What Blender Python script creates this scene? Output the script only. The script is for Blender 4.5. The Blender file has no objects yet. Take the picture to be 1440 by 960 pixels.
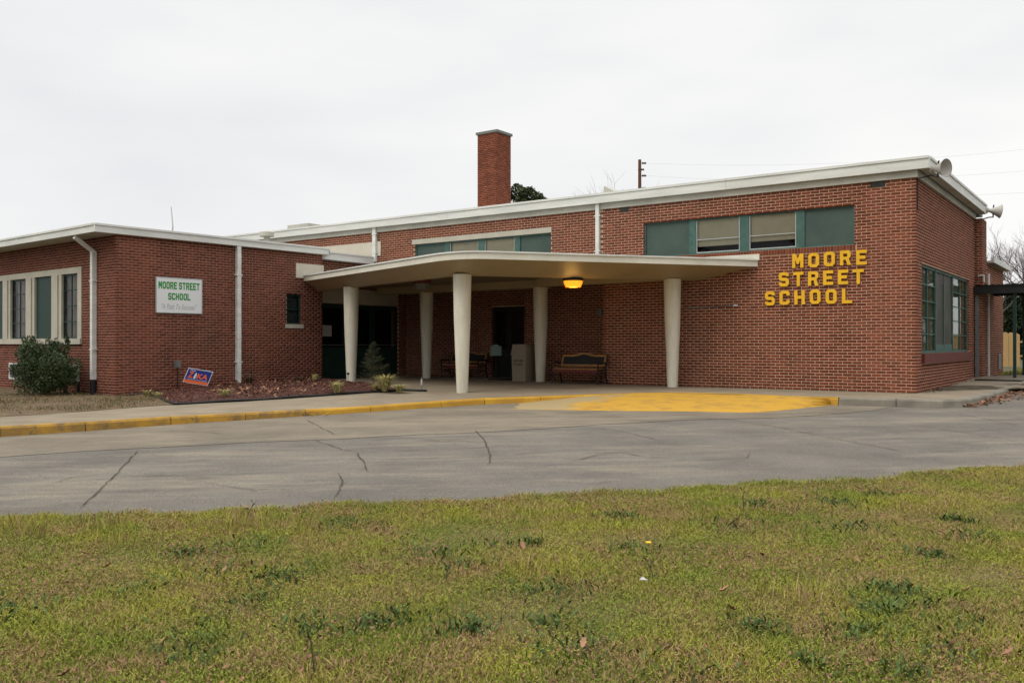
import bpy, math, random
import numpy as np
from mathutils import Vector, Matrix
from mathutils.geometry import tessellate_polygon, delaunay_2d_cdt
random.seed(7)
rng = np.random.default_rng(11)
R = math.radians

# ------------------------------------------------------------------ camera, sky, sun
sc = bpy.context.scene
HEAD, FPX, HZ, EYE = R(35.8), 1240.0, 483.5, 1.05
FW = (-math.sin(HEAD), math.cos(HEAD)); RT = (math.cos(HEAD), math.sin(HEAD))
cd = bpy.data.cameras.new('camera'); cam = bpy.data.objects.new('camera', cd)
sc.collection.objects.link(cam); sc.camera = cam
cd.sensor_width = 36; cd.lens = 36 * FPX / 1440
cd.clip_start = 0.05; cd.clip_end = 3000
cam.location = (0, 0, EYE)
cam.rotation_euler = (R(90) + math.atan((HZ - 480) / FPX), 0, HEAD)
sc.view_settings.view_transform = 'Standard'; sc.view_settings.look = 'None'
sc.view_settings.exposure = 0; sc.view_settings.gamma = 1
sc.cycles.max_bounces = 6; sc.cycles.diffuse_bounces = 2

w = bpy.data.worlds.new('World'); sc.world = w; w.use_nodes = True
nt = w.node_tree; nt.nodes.clear(); N = nt.nodes.new; L = nt.links.new
out = N('ShaderNodeOutputWorld'); bg = N('ShaderNodeBackground'); bg2 = N('ShaderNodeBackground'); mx = N('ShaderNodeMixShader')
sky = N('ShaderNodeTexSky'); sky.sky_type = 'NISHITA'; sky.sun_disc = False
SUN_EL, SUN_AZ = R(52), R(200)
sky.sun_elevation = SUN_EL; sky.sun_rotation = SUN_AZ
bg.inputs[1].default_value = 0.1
tc = N('ShaderNodeTexCoord'); mp = N('ShaderNodeMapping'); mp.inputs['Scale'].default_value = (1.0, 1.0, 3.6)
nz = N('ShaderNodeTexNoise'); nz.inputs['Scale'].default_value = 1.3; nz.inputs['Detail'].default_value = 4; nz.inputs['Roughness'].default_value = .5
cr = N('ShaderNodeValToRGB'); cr.color_ramp.elements[0].position = .36; cr.color_ramp.elements[0].color = (.85, .86, .88, 1)
cr.color_ramp.elements[1].position = .62; cr.color_ramp.elements[1].color = (1.02, 1.015, 1.0, 1)
sep = N('ShaderNodeSeparateXYZ'); mr = N('ShaderNodeMapRange'); mr.inputs[1].default_value = 0.38; mr.inputs[2].default_value = .95; mr.inputs[3].default_value = 0.97; mr.inputs[4].default_value = 2.1
L(tc.outputs['Generated'], mp.inputs[0]); L(mp.outputs[0], nz.inputs[0]); L(nz.outputs[0], cr.inputs[0])
L(tc.outputs['Generated'], sep.inputs[0]); L(sep.outputs[2], mr.inputs[0])
L(cr.outputs[0], bg2.inputs[0]); L(mr.outputs[0], bg2.inputs[1])
L(sky.outputs[0], bg.inputs[0]); mx.inputs[0].default_value = .985
L(bg.outputs[0], mx.inputs[1]); L(bg2.outputs[0], mx.inputs[2]); L(mx.outputs[0], out.inputs[0])
ld = bpy.data.lights.new('sun', 'SUN'); ld.energy = 1.2; ld.angle = R(28); ld.color = (1, .92, .80)
sun = bpy.data.objects.new('sun', ld); sc.collection.objects.link(sun)
sd = Vector((math.sin(SUN_AZ) * math.cos(SUN_EL), math.cos(SUN_AZ) * math.cos(SUN_EL), math.sin(SUN_EL)))
sun.rotation_euler = sd.to_track_quat('Z', 'Y').to_euler()

# ------------------------------------------------------------------ materials
def mat(name, col, rough=.8, noise=None, scale=5., amt=.25, bump=0., bscale=None, spec=.3, island=0., coord='Object', detail=6, metallic=0., col3=None, stretch=None, sharp=(.35, .65)):
    m = bpy.data.materials.new(name); m.use_nodes = True
    t = m.node_tree; b = t.nodes['Principled BSDF']
    b.inputs['Roughness'].default_value = rough; b.inputs['Specular IOR Level'].default_value = spec; b.inputs['Metallic'].default_value = metallic
    c = (*col, 1)
    b.inputs['Base Color'].default_value = c
    last = None
    co = t.nodes.new('ShaderNodeTexCoord'); src = co.outputs[coord]
    if stretch:
        mpn = t.nodes.new('ShaderNodeMapping'); mpn.inputs['Scale'].default_value = stretch; t.links.new(src, mpn.inputs[0]); src = mpn.outputs[0]
    if noise is not None:
        n = t.nodes.new('ShaderNodeTexNoise'); n.inputs['Scale'].default_value = scale; n.inputs['Detail'].default_value = detail; n.inputs['Roughness'].default_value = .65
        t.links.new(src, n.inputs[0])
        r = t.nodes.new('ShaderNodeMapRange'); r.inputs[1].default_value = sharp[0]; r.inputs[2].default_value = sharp[1]; r.inputs[3].default_value = 0; r.inputs[4].default_value = amt
        t.links.new(n.outputs[0], r.inputs[0])
        x = t.nodes.new('ShaderNodeMix'); x.data_type = 'RGBA'; x.inputs[6].default_value = c; x.inputs[7].default_value = (*noise, 1)
        t.links.new(r.outputs[0], x.inputs[0]); last = x.outputs[2]
    if col3 is not None:
        n = t.nodes.new('ShaderNodeTexNoise'); n.inputs['Scale'].default_value = col3[1]; n.inputs['Detail'].default_value = 8; n.inputs['Roughness'].default_value = .7
        t.links.new(co.outputs[coord], n.inputs[0])
        r = t.nodes.new('ShaderNodeMapRange'); r.inputs[1].default_value = col3[2]; r.inputs[2].default_value = col3[2] + .08; r.inputs[4].default_value = col3[3]
        t.links.new(n.outputs[0], r.inputs[0])
        x = t.nodes.new('ShaderNodeMix'); x.data_type = 'RGBA'; x.inputs[6].default_value = c; x.inputs[7].default_value = (*col3[0], 1)
        if last: t.links.new(last, x.inputs[6])
        t.links.new(r.outputs[0], x.inputs[0]); last = x.outputs[2]
    if island:
        g = t.nodes.new('ShaderNodeNewGeometry'); oi = t.nodes.new('ShaderNodeObjectInfo')
        a = t.nodes.new('ShaderNodeMath'); a.operation = 'ADD'; t.links.new(g.outputs['Random Per Island'], a.inputs[0]); t.links.new(oi.outputs['Random'], a.inputs[1])
        fr = t.nodes.new('ShaderNodeMath'); fr.operation = 'FRACT'; t.links.new(a.outputs[0], fr.inputs[0])
        r = t.nodes.new('ShaderNodeMapRange'); r.inputs[3].default_value = 1 - island; r.inputs[4].default_value = 1 + island; t.links.new(fr.outputs[0], r.inputs[0])
        h = t.nodes.new('ShaderNodeHueSaturation'); t.links.new(r.outputs[0], h.inputs['Value'])
        if last: t.links.new(last, h.inputs['Color'])
        else: h.inputs['Color'].default_value = c
        last = h.outputs[0]
    if last: t.links.new(last, b.inputs['Base Color'])
    if bump:
        n = t.nodes.new('ShaderNodeTexNoise'); n.inputs['Scale'].default_value = bscale or scale * 6; n.inputs['Detail'].default_value = 5
        t.links.new(src, n.inputs[0]); bp = t.nodes.new('ShaderNodeBump'); bp.inputs['Strength'].default_value = bump; bp.inputs['Distance'].default_value = .01
        t.links.new(n.outputs[0], bp.inputs['Height']); t.links.new(bp.outputs[0], b.inputs['Normal'])
    return m
M = {}
M['brick'] = mat('brick_red', (.205, .058, .029), .85, (.125, .036, .020), 3.2, .55, .3, 60, .2, island=.24, col3=((.085, .032, .02), .55, .56, .35))
M['brick_pale'] = mat('brick_left_wing', (.168, .050, .029), .85, (.105, .034, .021), 1.3, .6, .3, 60, .2, island=.26, col3=((.075, .035, .024), .6, .56, .35))
M['brick_dark'] = mat('brick_brown', (.06, .03, .017), .85, (.05, .02, .014), 4, .6, .3, 60, .2, island=.3)
M['brick_orange'] = mat('brick_orange', (.23, .072, .036), .85, (.17, .05, .03), 2.5, .7, .2, 60, .2, island=.25)
M['mortar'] = mat('mortar_pink', (.61, .42, .305), .95, (.44, .29, .20), 2.2, .7, .2, 80)
M['mortar_far'] = mat('mortar_brownish', (.42, .25, .18), .95, (.32, .18, .13), 2.2, .8, .2, 80)
M['white'] = mat('fascia_white', (.74, .75, .71), .55, (.50, .51, .47), 1.4, .6, .05, 30, stretch=(.5, .5, 4), col3=((.36, .33, .26), 3.0, .66, .5))
M['frieze'] = mat('frieze_grey_beige', (.54, .53, .46), .7, (.32, .32, .28), 1.2, .6, .05, 30)
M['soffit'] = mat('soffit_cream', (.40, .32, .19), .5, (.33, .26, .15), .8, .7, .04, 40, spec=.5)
M['ceil'] = mat('ceiling_shade_cream', (.25, .19, .125), .7, (.19, .14, .09), .8, .7)  # soffit cream darkened: the canopy's shade is put into the ceiling colour
M['canopy_edge'] = mat('canopy_edge_cream', (.74, .72, .62), .65, (.52, .50, .40), 1.2, .6, .05, 30, col3=((.25, .17, .08), 2.2, .72, .5))
M['column'] = mat('column_cream', (.74, .71, .60), .6, (.52, .49, .38), 1.1, .8, .06, 30, stretch=(3, 3, .6), col3=((.28, .24, .16), 5, .69, .5))
M['stucco'] = mat('flashing_board_cream', (.60, .56, .46), .8, (.5, .46, .38), 3, .6, .1, 60)
M['limestone'] = mat('trim_limestone', (.50, .47, .39), .75, (.38, .36, .29), 2, .7, .06, 40)
M['green'] = mat('paint_green', (.035, .095, .08), .55, (.09, .17, .14), 6, .6, .05, 40, spec=.4)
M['greenpanel'] = mat('panel_green', (.046, .076, .064), .5, (.072, .108, .090), 1.1, .9, .03, 20, spec=.3, col3=((.09, .13, .11), 3., .64, .4))
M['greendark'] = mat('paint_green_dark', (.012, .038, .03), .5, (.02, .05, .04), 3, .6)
M['blind'] = mat('blind_beige', (.62, .55, .41), .8, (.50, .43, .31), 1.6, .7)
M['curtain'] = mat('curtain_pale', (.42, .38, .33), .9, (.24, .17, .15), 5, .9, stretch=(3, 3, .5))
M['drape'] = mat('drape_beige', (.34, .30, .19), .9, (.2, .17, .11), 4, .8, stretch=(3, 3, .5))
M['dark'] = mat('dark_interior', (.012, .012, .013), .7)
M['screen'] = mat('window_dark_film', (.035, .032, .025), .6, (.09, .085, .07), 1.6, .8)
M['alu'] = mat('sash_pale_metal', (.45, .48, .47), .45, (.3, .32, .31), 6, .5)
M['black'] = mat('black_paint', (.012, .014, .013), .5, (.03, .03, .03), 4, .5)
M['iron'] = mat('cast_iron', (.015, .015, .015), .5)
M['concrete'] = mat('concrete_walk', (.27, .222, .155), .9, (.185, .15, .105), 1.1, .8, .15, 40, col3=((.13, .11, .08), 1.5, .66, .5))
M['curb'] = mat('curb_concrete', (.26, .24, .19), .9, (.14, .125, .10), 2.0, .85, .2, 50)
M['yellow'] = mat('curb_yellow_paint', (.54, .30, .03), .8, (.38, .20, .03), 2.2, .9, .15, 40, col3=((.25, .19, .11), 2.6, .60, .7))
M['yellow_worn'] = mat('curb_yellow_worn', (.42, .235, .035), .85, (.25, .15, .045), 2.4, .9, .2, 40, col3=((.15, .11, .06), 4.2, .55, .8), sharp=(.42, .58))
M['yellow_fade'] = mat('curb_yellow_faded', (.42, .27, .07), .85, (.26, .20, .11), 2.0, .95, .2, 40, col3=((.21, .17, .115), 1.6, .48, .9))
M['rust'] = mat('red_sill_paint', (.14, .028, .022), .6, (.09, .02, .016), 4, .7)
M['grille'] = mat('vent_grey', (.16, .17, .16), .6)
M['wood'] = mat('bench_wood', (.36, .19, .06), .6, (.22, .11, .04), 6, .8, .1, 60, stretch=(1, 6, 6))
M['letter'] = mat('letter_yellow', (.84, .48, .018), .65, (.66, .36, .02), 9, .7)
M['signwhite'] = mat('sign_white', (.76, .78, .78), .4, (.66, .68, .68), 1, .5, coord='Object')
M['signgreen'] = mat('sign_green_print', (.03, .27, .045), .5)
M['signgrey'] = mat('sign_grey_print', (.36, .40, .37), .5)
M['blue'] = mat('sign_blue', (.012, .03, .20), .45)
M['orange'] = mat('sign_orange', (.72, .13, .03), .5)
M['bottlewhite'] = mat('print_white', (.60, .60, .65), .5)
M['pebble'] = mat('bin_pebble', (.32, .28, .21), .85, (.2, .17, .13), 60, .8, .2, 80)
M['mulch'] = mat('mulch_bed', (.095, .035, .024), .95, (.045, .018, .013), 25, .9, .8, 60)
M['chip'] = mat('mulch_chip', (.13, .046, .03), .9, (.07, .03, .02), 3, .8, island=.6)
M['soil'] = mat('dry_soil', (.155, .105, .06), .95, (.09, .065, .035), 3, .9, .7, 50, col3=((.09, .10, .035), 2.5, .55, .6))
M['dirt'] = mat('field_ground', (.085, .075, .035), .95, (.06, .065, .025), .6, .9, .5, 12)
M['lawnsoil'] = mat('lawn_thatch', (.15, .115, .045), .95, (.095, .10, .028), 3, .9, .8, 60)
M['deadleaf'] = mat('dead_leaf', (.17, .08, .045), .8, (.26, .14, .08), 3, .9, island=.5)
M['bark'] = mat('bark', (.10, .075, .06), .9, (.06, .045, .035), 12, .8, .5, 30)
M['twig'] = mat('twig_grey', (.16, .13, .13), .9, (.11, .09, .09), 3, .6)
M['pole'] = mat('pole_wood', (.14, .065, .04), .9, (.09, .045, .03), 6, .8, .2, 30)
M['hedge'] = mat('hedge_leaf', (.048, .078, .022), .55, (.024, .042, .012), 2, .8, island=.5, spec=.4)
M['pine'] = mat('pine_leaf', (.034, .052, .018), .7, (.06, .075, .028), .9, .8, island=.5)
M['evergreen'] = mat('evergreen_leaf', (.022, .032, .013), .8, (.035, .05, .02), .5, .8, island=.5)
M['conifer'] = mat('conifer_leaf', (.065, .082, .035), .8, (.035, .05, .02), 4, .8, island=.5)
M['tuft'] = mat('tuft_blade', (.50, .42, .19), .8, (.28, .28, .10), 4, .8, island=.4)
M['picket'] = mat('picket_wood', (.50, .33, .15), .8, (.40, .25, .11), 4, .7, stretch=(6, 6, 1))
M['conduit'] = mat('conduit_white', (.6, .6, .58), .5)
M['grey'] = mat('grey_paint', (.16, .175, .17), .6, (.11, .12, .12), 3, .6)
M['horn'] = mat('horn_beige', (.44, .42, .38), .5, (.36, .34, .30), 6, .5)
M['weed'] = mat('weed_leaf', (.060, .098, .022), .75, (.085, .125, .03), 6, .7, island=.5)
M['stalk'] = mat('stalk', (.06, .07, .03), .8)
M['dandelion'] = mat('dandelion', (.75, .5, .02), .7)
M['crack'] = mat('crack_fill', (.045, .04, .03), .95, (.075, .068, .04), 3, .8)
M['teal'] = mat('sign_teal', (.10, .20, .17), .6)
M['paper'] = mat('paper', (.42, .42, .40), .8)
M['field'] = mat('far_pavement', (.36, .35, .32), .9)

# layered asphalt and lawn blades
def asphalt(name, a, b_, c_, dark):
    m = mat(name, a, .9, b_, .8, .9, .35, 70, stretch=(1, 1, 1), col3=((.085, .075, .062), .9, .61, .45)); t = m.node_tree; bs = t.nodes['Principled BSDF']
    src = bs.inputs['Base Color'].links[0].from_socket
    co = t.nodes.new('ShaderNodeTexCoord')
    rot0 = t.nodes.new('ShaderNodeMapping'); rot0.inputs['Rotation'].default_value = (0, 0, -HEAD - R(4)); rot = t.nodes.new('ShaderNodeMapping'); rot.inputs['Scale'].default_value = (.30, 1.3, 1)
    t.links.new(co.outputs['Object'], rot0.inputs[0]); t.links.new(rot0.outputs[0], rot.inputs[0])
    n = t.nodes.new('ShaderNodeTexNoise'); n.inputs['Scale'].default_value = 1.1; n.inputs['Detail'].default_value = 12; n.inputs['Roughness'].default_value = .74; t.links.new(rot.outputs[0], n.inputs[0])
    r = t.nodes.new('ShaderNodeMapRange'); r.inputs[1].default_value = .49; r.inputs[2].default_value = .68; r.inputs[4].default_value = .8; t.links.new(n.outputs[0], r.inputs[0])
    x = t.nodes.new('ShaderNodeMix'); x.data_type = 'RGBA'; x.inputs[7].default_value = (*c_, 1); t.links.new(src, x.inputs[6]); t.links.new(r.outputs[0], x.inputs[0])
    n2 = t.nodes.new('ShaderNodeTexNoise'); n2.inputs['Scale'].default_value = 90; n2.inputs['Detail'].default_value = 2; t.links.new(co.outputs['Object'], n2.inputs[0])
    r2 = t.nodes.new('ShaderNodeMapRange'); r2.inputs[1].default_value = .3; r2.inputs[2].default_value = .7; r2.inputs[3].default_value = dark; r2.inputs[4].default_value = 2 - dark; t.links.new(n2.outputs[0], r2.inputs[0])
    h = t.nodes.new('ShaderNodeHueSaturation'); t.links.new(x.outputs[2], h.inputs['Color']); t.links.new(r2.outputs[0], h.inputs['Value']); t.links.new(h.outputs[0], bs.inputs['Base Color'])
    return m
M['asphalt'] = asphalt('driveway_asphalt', (.160, .143, .120), (.105, .095, .082), (.26, .222, .162), .5)
M['apron'] = asphalt('driveway_apron', (.20, .168, .122), (.13, .11, .083), (.27, .225, .16), .7)

def grassmat(name, base, alt, dry):
    m = mat(name, base, .85, spec=.15); t = m.node_tree; b = t.nodes['Principled BSDF']
    co = t.nodes.new('ShaderNodeTexCoord'); g = t.nodes.new('ShaderNodeNewGeometry')
    def nz_(s, lo, hi, d=4):
        n = t.nodes.new('ShaderNodeTexNoise'); n.inputs['Scale'].default_value = s; n.inputs['Detail'].default_value = d; t.links.new(co.outputs['Object'], n.inputs[0])
        r = t.nodes.new('ShaderNodeMapRange'); r.inputs[1].default_value = lo; r.inputs[2].default_value = hi; t.links.new(n.outputs[0], r.inputs[0]); return r.outputs[0]
    def mix(f, a, c):
        x = t.nodes.new('ShaderNodeMix'); x.data_type = 'RGBA'; t.links.new(f, x.inputs[0])
        for i, v in ((6, a), (7, c)):
            if isinstance(v, tuple): x.inputs[i].default_value = (*v, 1)
            else: t.links.new(v, x.inputs[i])
        return x.outputs[2]
    c = mix(nz_(1.6, .4, .6), base, alt)
    # dry blades: share grows in dry patches
    ad = t.nodes.new('ShaderNodeMath'); ad.operation = 'ADD'; t.links.new(g.outputs['Random Per Island'], ad.inputs[0]); t.links.new(nz_(2.4, .28, .72, 6), ad.inputs[1])
    rr = t.nodes.new('ShaderNodeMapRange'); rr.inputs[1].default_value = 1.10; rr.inputs[2].default_value = 1.22; t.links.new(ad.outputs[0], rr.inputs[0])
    c = mix(rr.outputs[0], c, dry)
    m7 = t.nodes.new('ShaderNodeMath'); m7.operation = 'MULTIPLY'; m7.inputs[1].default_value = 37.7; t.links.new(g.outputs['Random Per Island'], m7.inputs[0])
    fr = t.nodes.new('ShaderNodeMath'); fr.operation = 'FRACT'; t.links.new(m7.outputs[0], fr.inputs[0])
    r = t.nodes.new('ShaderNodeMapRange'); r.inputs[3].default_value = .68; r.inputs[4].default_value = 1.22; t.links.new(fr.outputs[0], r.inputs[0])
    h = t.nodes.new('ShaderNodeHueSaturation'); t.links.new(c, h.inputs['Color']); t.links.new(r.outputs[0], h.inputs['Value']); t.links.new(h.outputs[0], b.inputs['Base Color'])
    return m
M['blade'] = grassmat('grass_blade', (.34, .335, .055), (.225, .26, .042), (.38, .26, .125))
M['clover'] = grassmat('clover_leaf', (.255, .27, .042), (.18, .22, .034), (.25, .16, .075))

def glassmat():
    m = bpy.data.materials.new('window_glass'); m.use_nodes = True; t = m.node_tree; t.nodes.clear()
    o = t.nodes.new('ShaderNodeOutputMaterial'); tr = t.nodes.new('ShaderNodeBsdfTransparent'); gl = t.nodes.new('ShaderNodeBsdfGlossy'); x = t.nodes.new('ShaderNodeMixShader')
    gl.inputs['Roughness'].default_value = .03; tr.inputs[0].default_value = (.82, .85, .83, 1)
    fr = t.nodes.new('ShaderNodeFresnel'); fr.inputs[0].default_value = 1.33
    t.links.new(fr.outputs[0], x.inputs[0]); t.links.new(tr.outputs[0], x.inputs[1]); t.links.new(gl.outputs[0], x.inputs[2]); t.links.new(x.outputs[0], o.inputs[0])
    return m
M['glass'] = glassmat()
def emit(name, col, s):
    m = bpy.data.materials.new(name); m.use_nodes = True; b = m.node_tree.nodes['Principled BSDF']
    b.inputs['Base Color'].default_value = (*col, 1); b.inputs['Emission Color'].default_value = (*col, 1); b.inputs['Emission Strength'].default_value = s
    return m
M['lamp'] = emit('lamp_amber', (1, .36, .02), 1.25)
M['lampcore'] = emit('lamp_core', (1, .62, .10), 2.2)

# ------------------------------------------------------------------ builders
C = sc.collection
ORG = {}
class MB:
    def __init__(s): s.v = []; s.f = []
    def add(s, vs, fs):
        n = len(s.v); s.v += [tuple(p) for p in vs]; s.f += [tuple(i + n for i in f) for f in fs]; return s
    def box(s, x0, x1, y0, y1, z0, z1):
        return s.add([(x0,y0,z0),(x1,y0,z0),(x1,y1,z0),(x0,y1,z0),(x0,y0,z1),(x1,y0,z1),(x1,y1,z1),(x0,y1,z1)],
                     [(0,3,2,1),(4,5,6,7),(0,1,5,4),(1,2,6,5),(2,3,7,6),(3,0,4,7)])
    def quad(s, *p): return s.add(p, [tuple(range(len(p)))])
    def tube(s, path, r, n=8, cap=True):
        rs = r if isinstance(r, (list, tuple)) else [r] * len(path)
        path = [Vector(p) for p in path]; base = len(s.v); up = None
        for i, p in enumerate(path):
            d = (path[min(i + 1, len(path) - 1)] - path[max(i - 1, 0)]).normalized()
            if up is None or abs(up.dot(d)) > .95: up = Vector((0, 0, 1)) if abs(d.z) < .9 else Vector((1, 0, 0))
            a = d.cross(up).normalized(); b = a.cross(d).normalized(); up = b
            for k in range(n):
                t = 2 * math.pi * k / n; s.v.append(tuple(p + a * math.cos(t) * rs[i] + b * math.sin(t) * rs[i]))
        for i in range(len(path) - 1):
            for k in range(n):
                a0 = base + i * n + k; a1 = base + i * n + (k + 1) % n
                s.f.append((a0, a1, a1 + n, a0 + n))
        if cap:
            s.f.append(tuple(base + k for k in range(n))[::-1]); s.f.append(tuple(base + (len(path) - 1) * n + k for k in range(n)))
        return s
    def lathe(s, prof, c, n=24, axis=None):
        # prof: (r, h) along axis from c
        A = Vector(axis or (0, 0, 1)).normalized(); u = A.cross(Vector((0, 0, 1)) if abs(A.z) < .9 else Vector((1, 0, 0))).normalized(); v = A.cross(u)
        b = len(s.v)
        for (r, h) in prof:
            for k in range(n):
                t = 2 * math.pi * k / n; p = Vector(c) + A * h + u * math.cos(t) * r + v * math.sin(t) * r; s.v.append(tuple(p))
        for i in range(len(prof) - 1):
            for k in range(n): s.f.append((b + i * n + k, b + i * n + (k + 1) % n, b + (i + 1) * n + (k + 1) % n, b + (i + 1) * n + k))
        s.f.append(tuple(b + k for k in range(n))[::-1]); s.f.append(tuple(b + (len(prof) - 1) * n + k for k in range(n)))
        return s
    def prism(s, outer, holes, o, a, b, nrm, depth):
        # polygon in (a,b) plane at o, extruded along nrm by depth (front at o+nrm*depth)
        o, a, b, nrm = map(Vector, (o, a, b, nrm))
        loops = [outer] + list(holes); flat = [p for l in loops for p in l]
        tri = tessellate_polygon([[Vector((x, y, 0)) for x, y in l] for l in loops])
        n = len(flat); base = len(s.v)
        for k in (depth, 0):
            for x, y in flat: s.v.append(tuple(o + a * x + b * y + nrm * k))
        for t in tri:
            s.f.append(tuple(base + i for i in t)); s.f.append(tuple(base + n + i for i in reversed(t)))
        st = 0
        for l in loops:
            m = len(l)
            for i in range(m):
                j = (i + 1) % m; s.f.append((base + st + i, base + st + j, base + n + st + j, base + n + st + i))
            st += m
        return s
    def build(s, name, m, parent=None, smooth=False, kind=None, auto=None):
        off = ORG.get(parent.name, (0, 0, 0)) if parent else (0, 0, 0)
        me = bpy.data.meshes.new(name)
        me.from_pydata([(x - off[0], y - off[1], z - off[2]) for x, y, z in s.v], [], s.f)
        me.materials.append(m)
        if smooth: me.shade_smooth()
        o = bpy.data.objects.new(name, me); C.objects.link(o)
        if parent: o.parent = parent; ORG[o.name] = off
        if kind: o['kind'] = kind
        if auto is not None:
            import bmesh
            bm = bmesh.new(); bm.from_mesh(me)
            bmesh.ops.recalc_face_normals(bm, faces=bm.faces)
            for f in bm.faces: f.smooth = True
            for e in bm.edges:
                if len(e.link_faces) == 2 and e.calc_face_angle(9) > auto: e.smooth = False
            bm.to_mesh(me); bm.free()
        return o
def thing(name, label, cat, loc=(0, 0, 0), rz=0, group=None, local=False):
    o = bpy.data.objects.new(name, None); C.objects.link(o); o.location = loc; o.rotation_euler = (0, 0, rz); o.empty_display_size = .2
    o['label'] = label; o['category'] = cat
    if group: o['group'] = group
    ORG[o.name] = (0, 0, 0) if local else tuple(loc)
    return o
def tag(o, label, cat, group=None, kind=None):
    o['label'] = label; o['category'] = cat
    if group: o['group'] = group
    if kind: o['kind'] = kind
    return o
def bulk(name, V, F4, m, parent=None, kind='stuff', tris=False):
    """numpy mesh: V (n,3), F (k,3|4)"""
    me = bpy.data.meshes.new(name); n = len(V); k, q = F4.shape
    me.vertices.add(n); me.vertices.foreach_set('co', np.asarray(V, np.float32).ravel())
    me.loops.add(k * q); me.loops.foreach_set('vertex_index', np.asarray(F4, np.int32).ravel())
    me.polygons.add(k); me.polygons.foreach_set('loop_start', np.arange(0, k * q, q, dtype=np.int32))
    me.polygons.foreach_set('loop_total', np.full(k, q, np.int32)); me.update(calc_edges=True); me.validate()
    me.materials.append(m); o = bpy.data.objects.new(name, me); C.objects.link(o)
    if parent: o.parent = parent; ORG[o.name] = ORG[parent.name]
    if kind: o['kind'] = kind
    return o

# ------------------------------------------------------------------ survey helpers: sight lines onto the real surfaces of the site
def ray(px, py):
    t = (px - 720) / FPX; return (FW[0] + t * RT[0], FW[1] + t * RT[1], (HZ - py) / FPX)
def atD(px, py, k): d = ray(px, py); return (d[0] * k, d[1] * k, EYE + d[2] * k)
def lerp(x, xs, ys): return float(np.interp(x, xs, ys))
def S(x, y):   # walk / building-side ground
    z = lerp(y, [-20, 6, 11.7, 15.6, 17.3, 20.3, 24.6, 28.2, 80], [-.28, -.2, -.15, -.06, -.01, 0, .03, .12, .12])
    return z - .06 * min(1, max(0, (-15 - x) / 4)) * min(1, max(0, (15 - y) / 3))
def G(x, y):   # driveway / lawn side
    r = x * RT[0] + y * RT[1]; w_ = x * FW[0] + y * FW[1]
    return -.36 + .015 * (min(w_, 40) - 8) + .009 * max(-30, min(r, 30))
def on(px, py, fn=S, dz=0.):
    k = 15.
    for _ in range(25):
        d = ray(px, py); z = fn(d[0] * k, d[1] * k) + dz; k = .5 * k + .5 * (z - EYE) / d[2]
    return (d[0] * k, d[1] * k, z)
def scr(x, y, z):
    r = x * RT[0] + y * RT[1]; w_ = x * FW[0] + y * FW[1]; return 720 + FPX * r / w_, HZ - FPX * (z - EYE) / w_, w_

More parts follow.
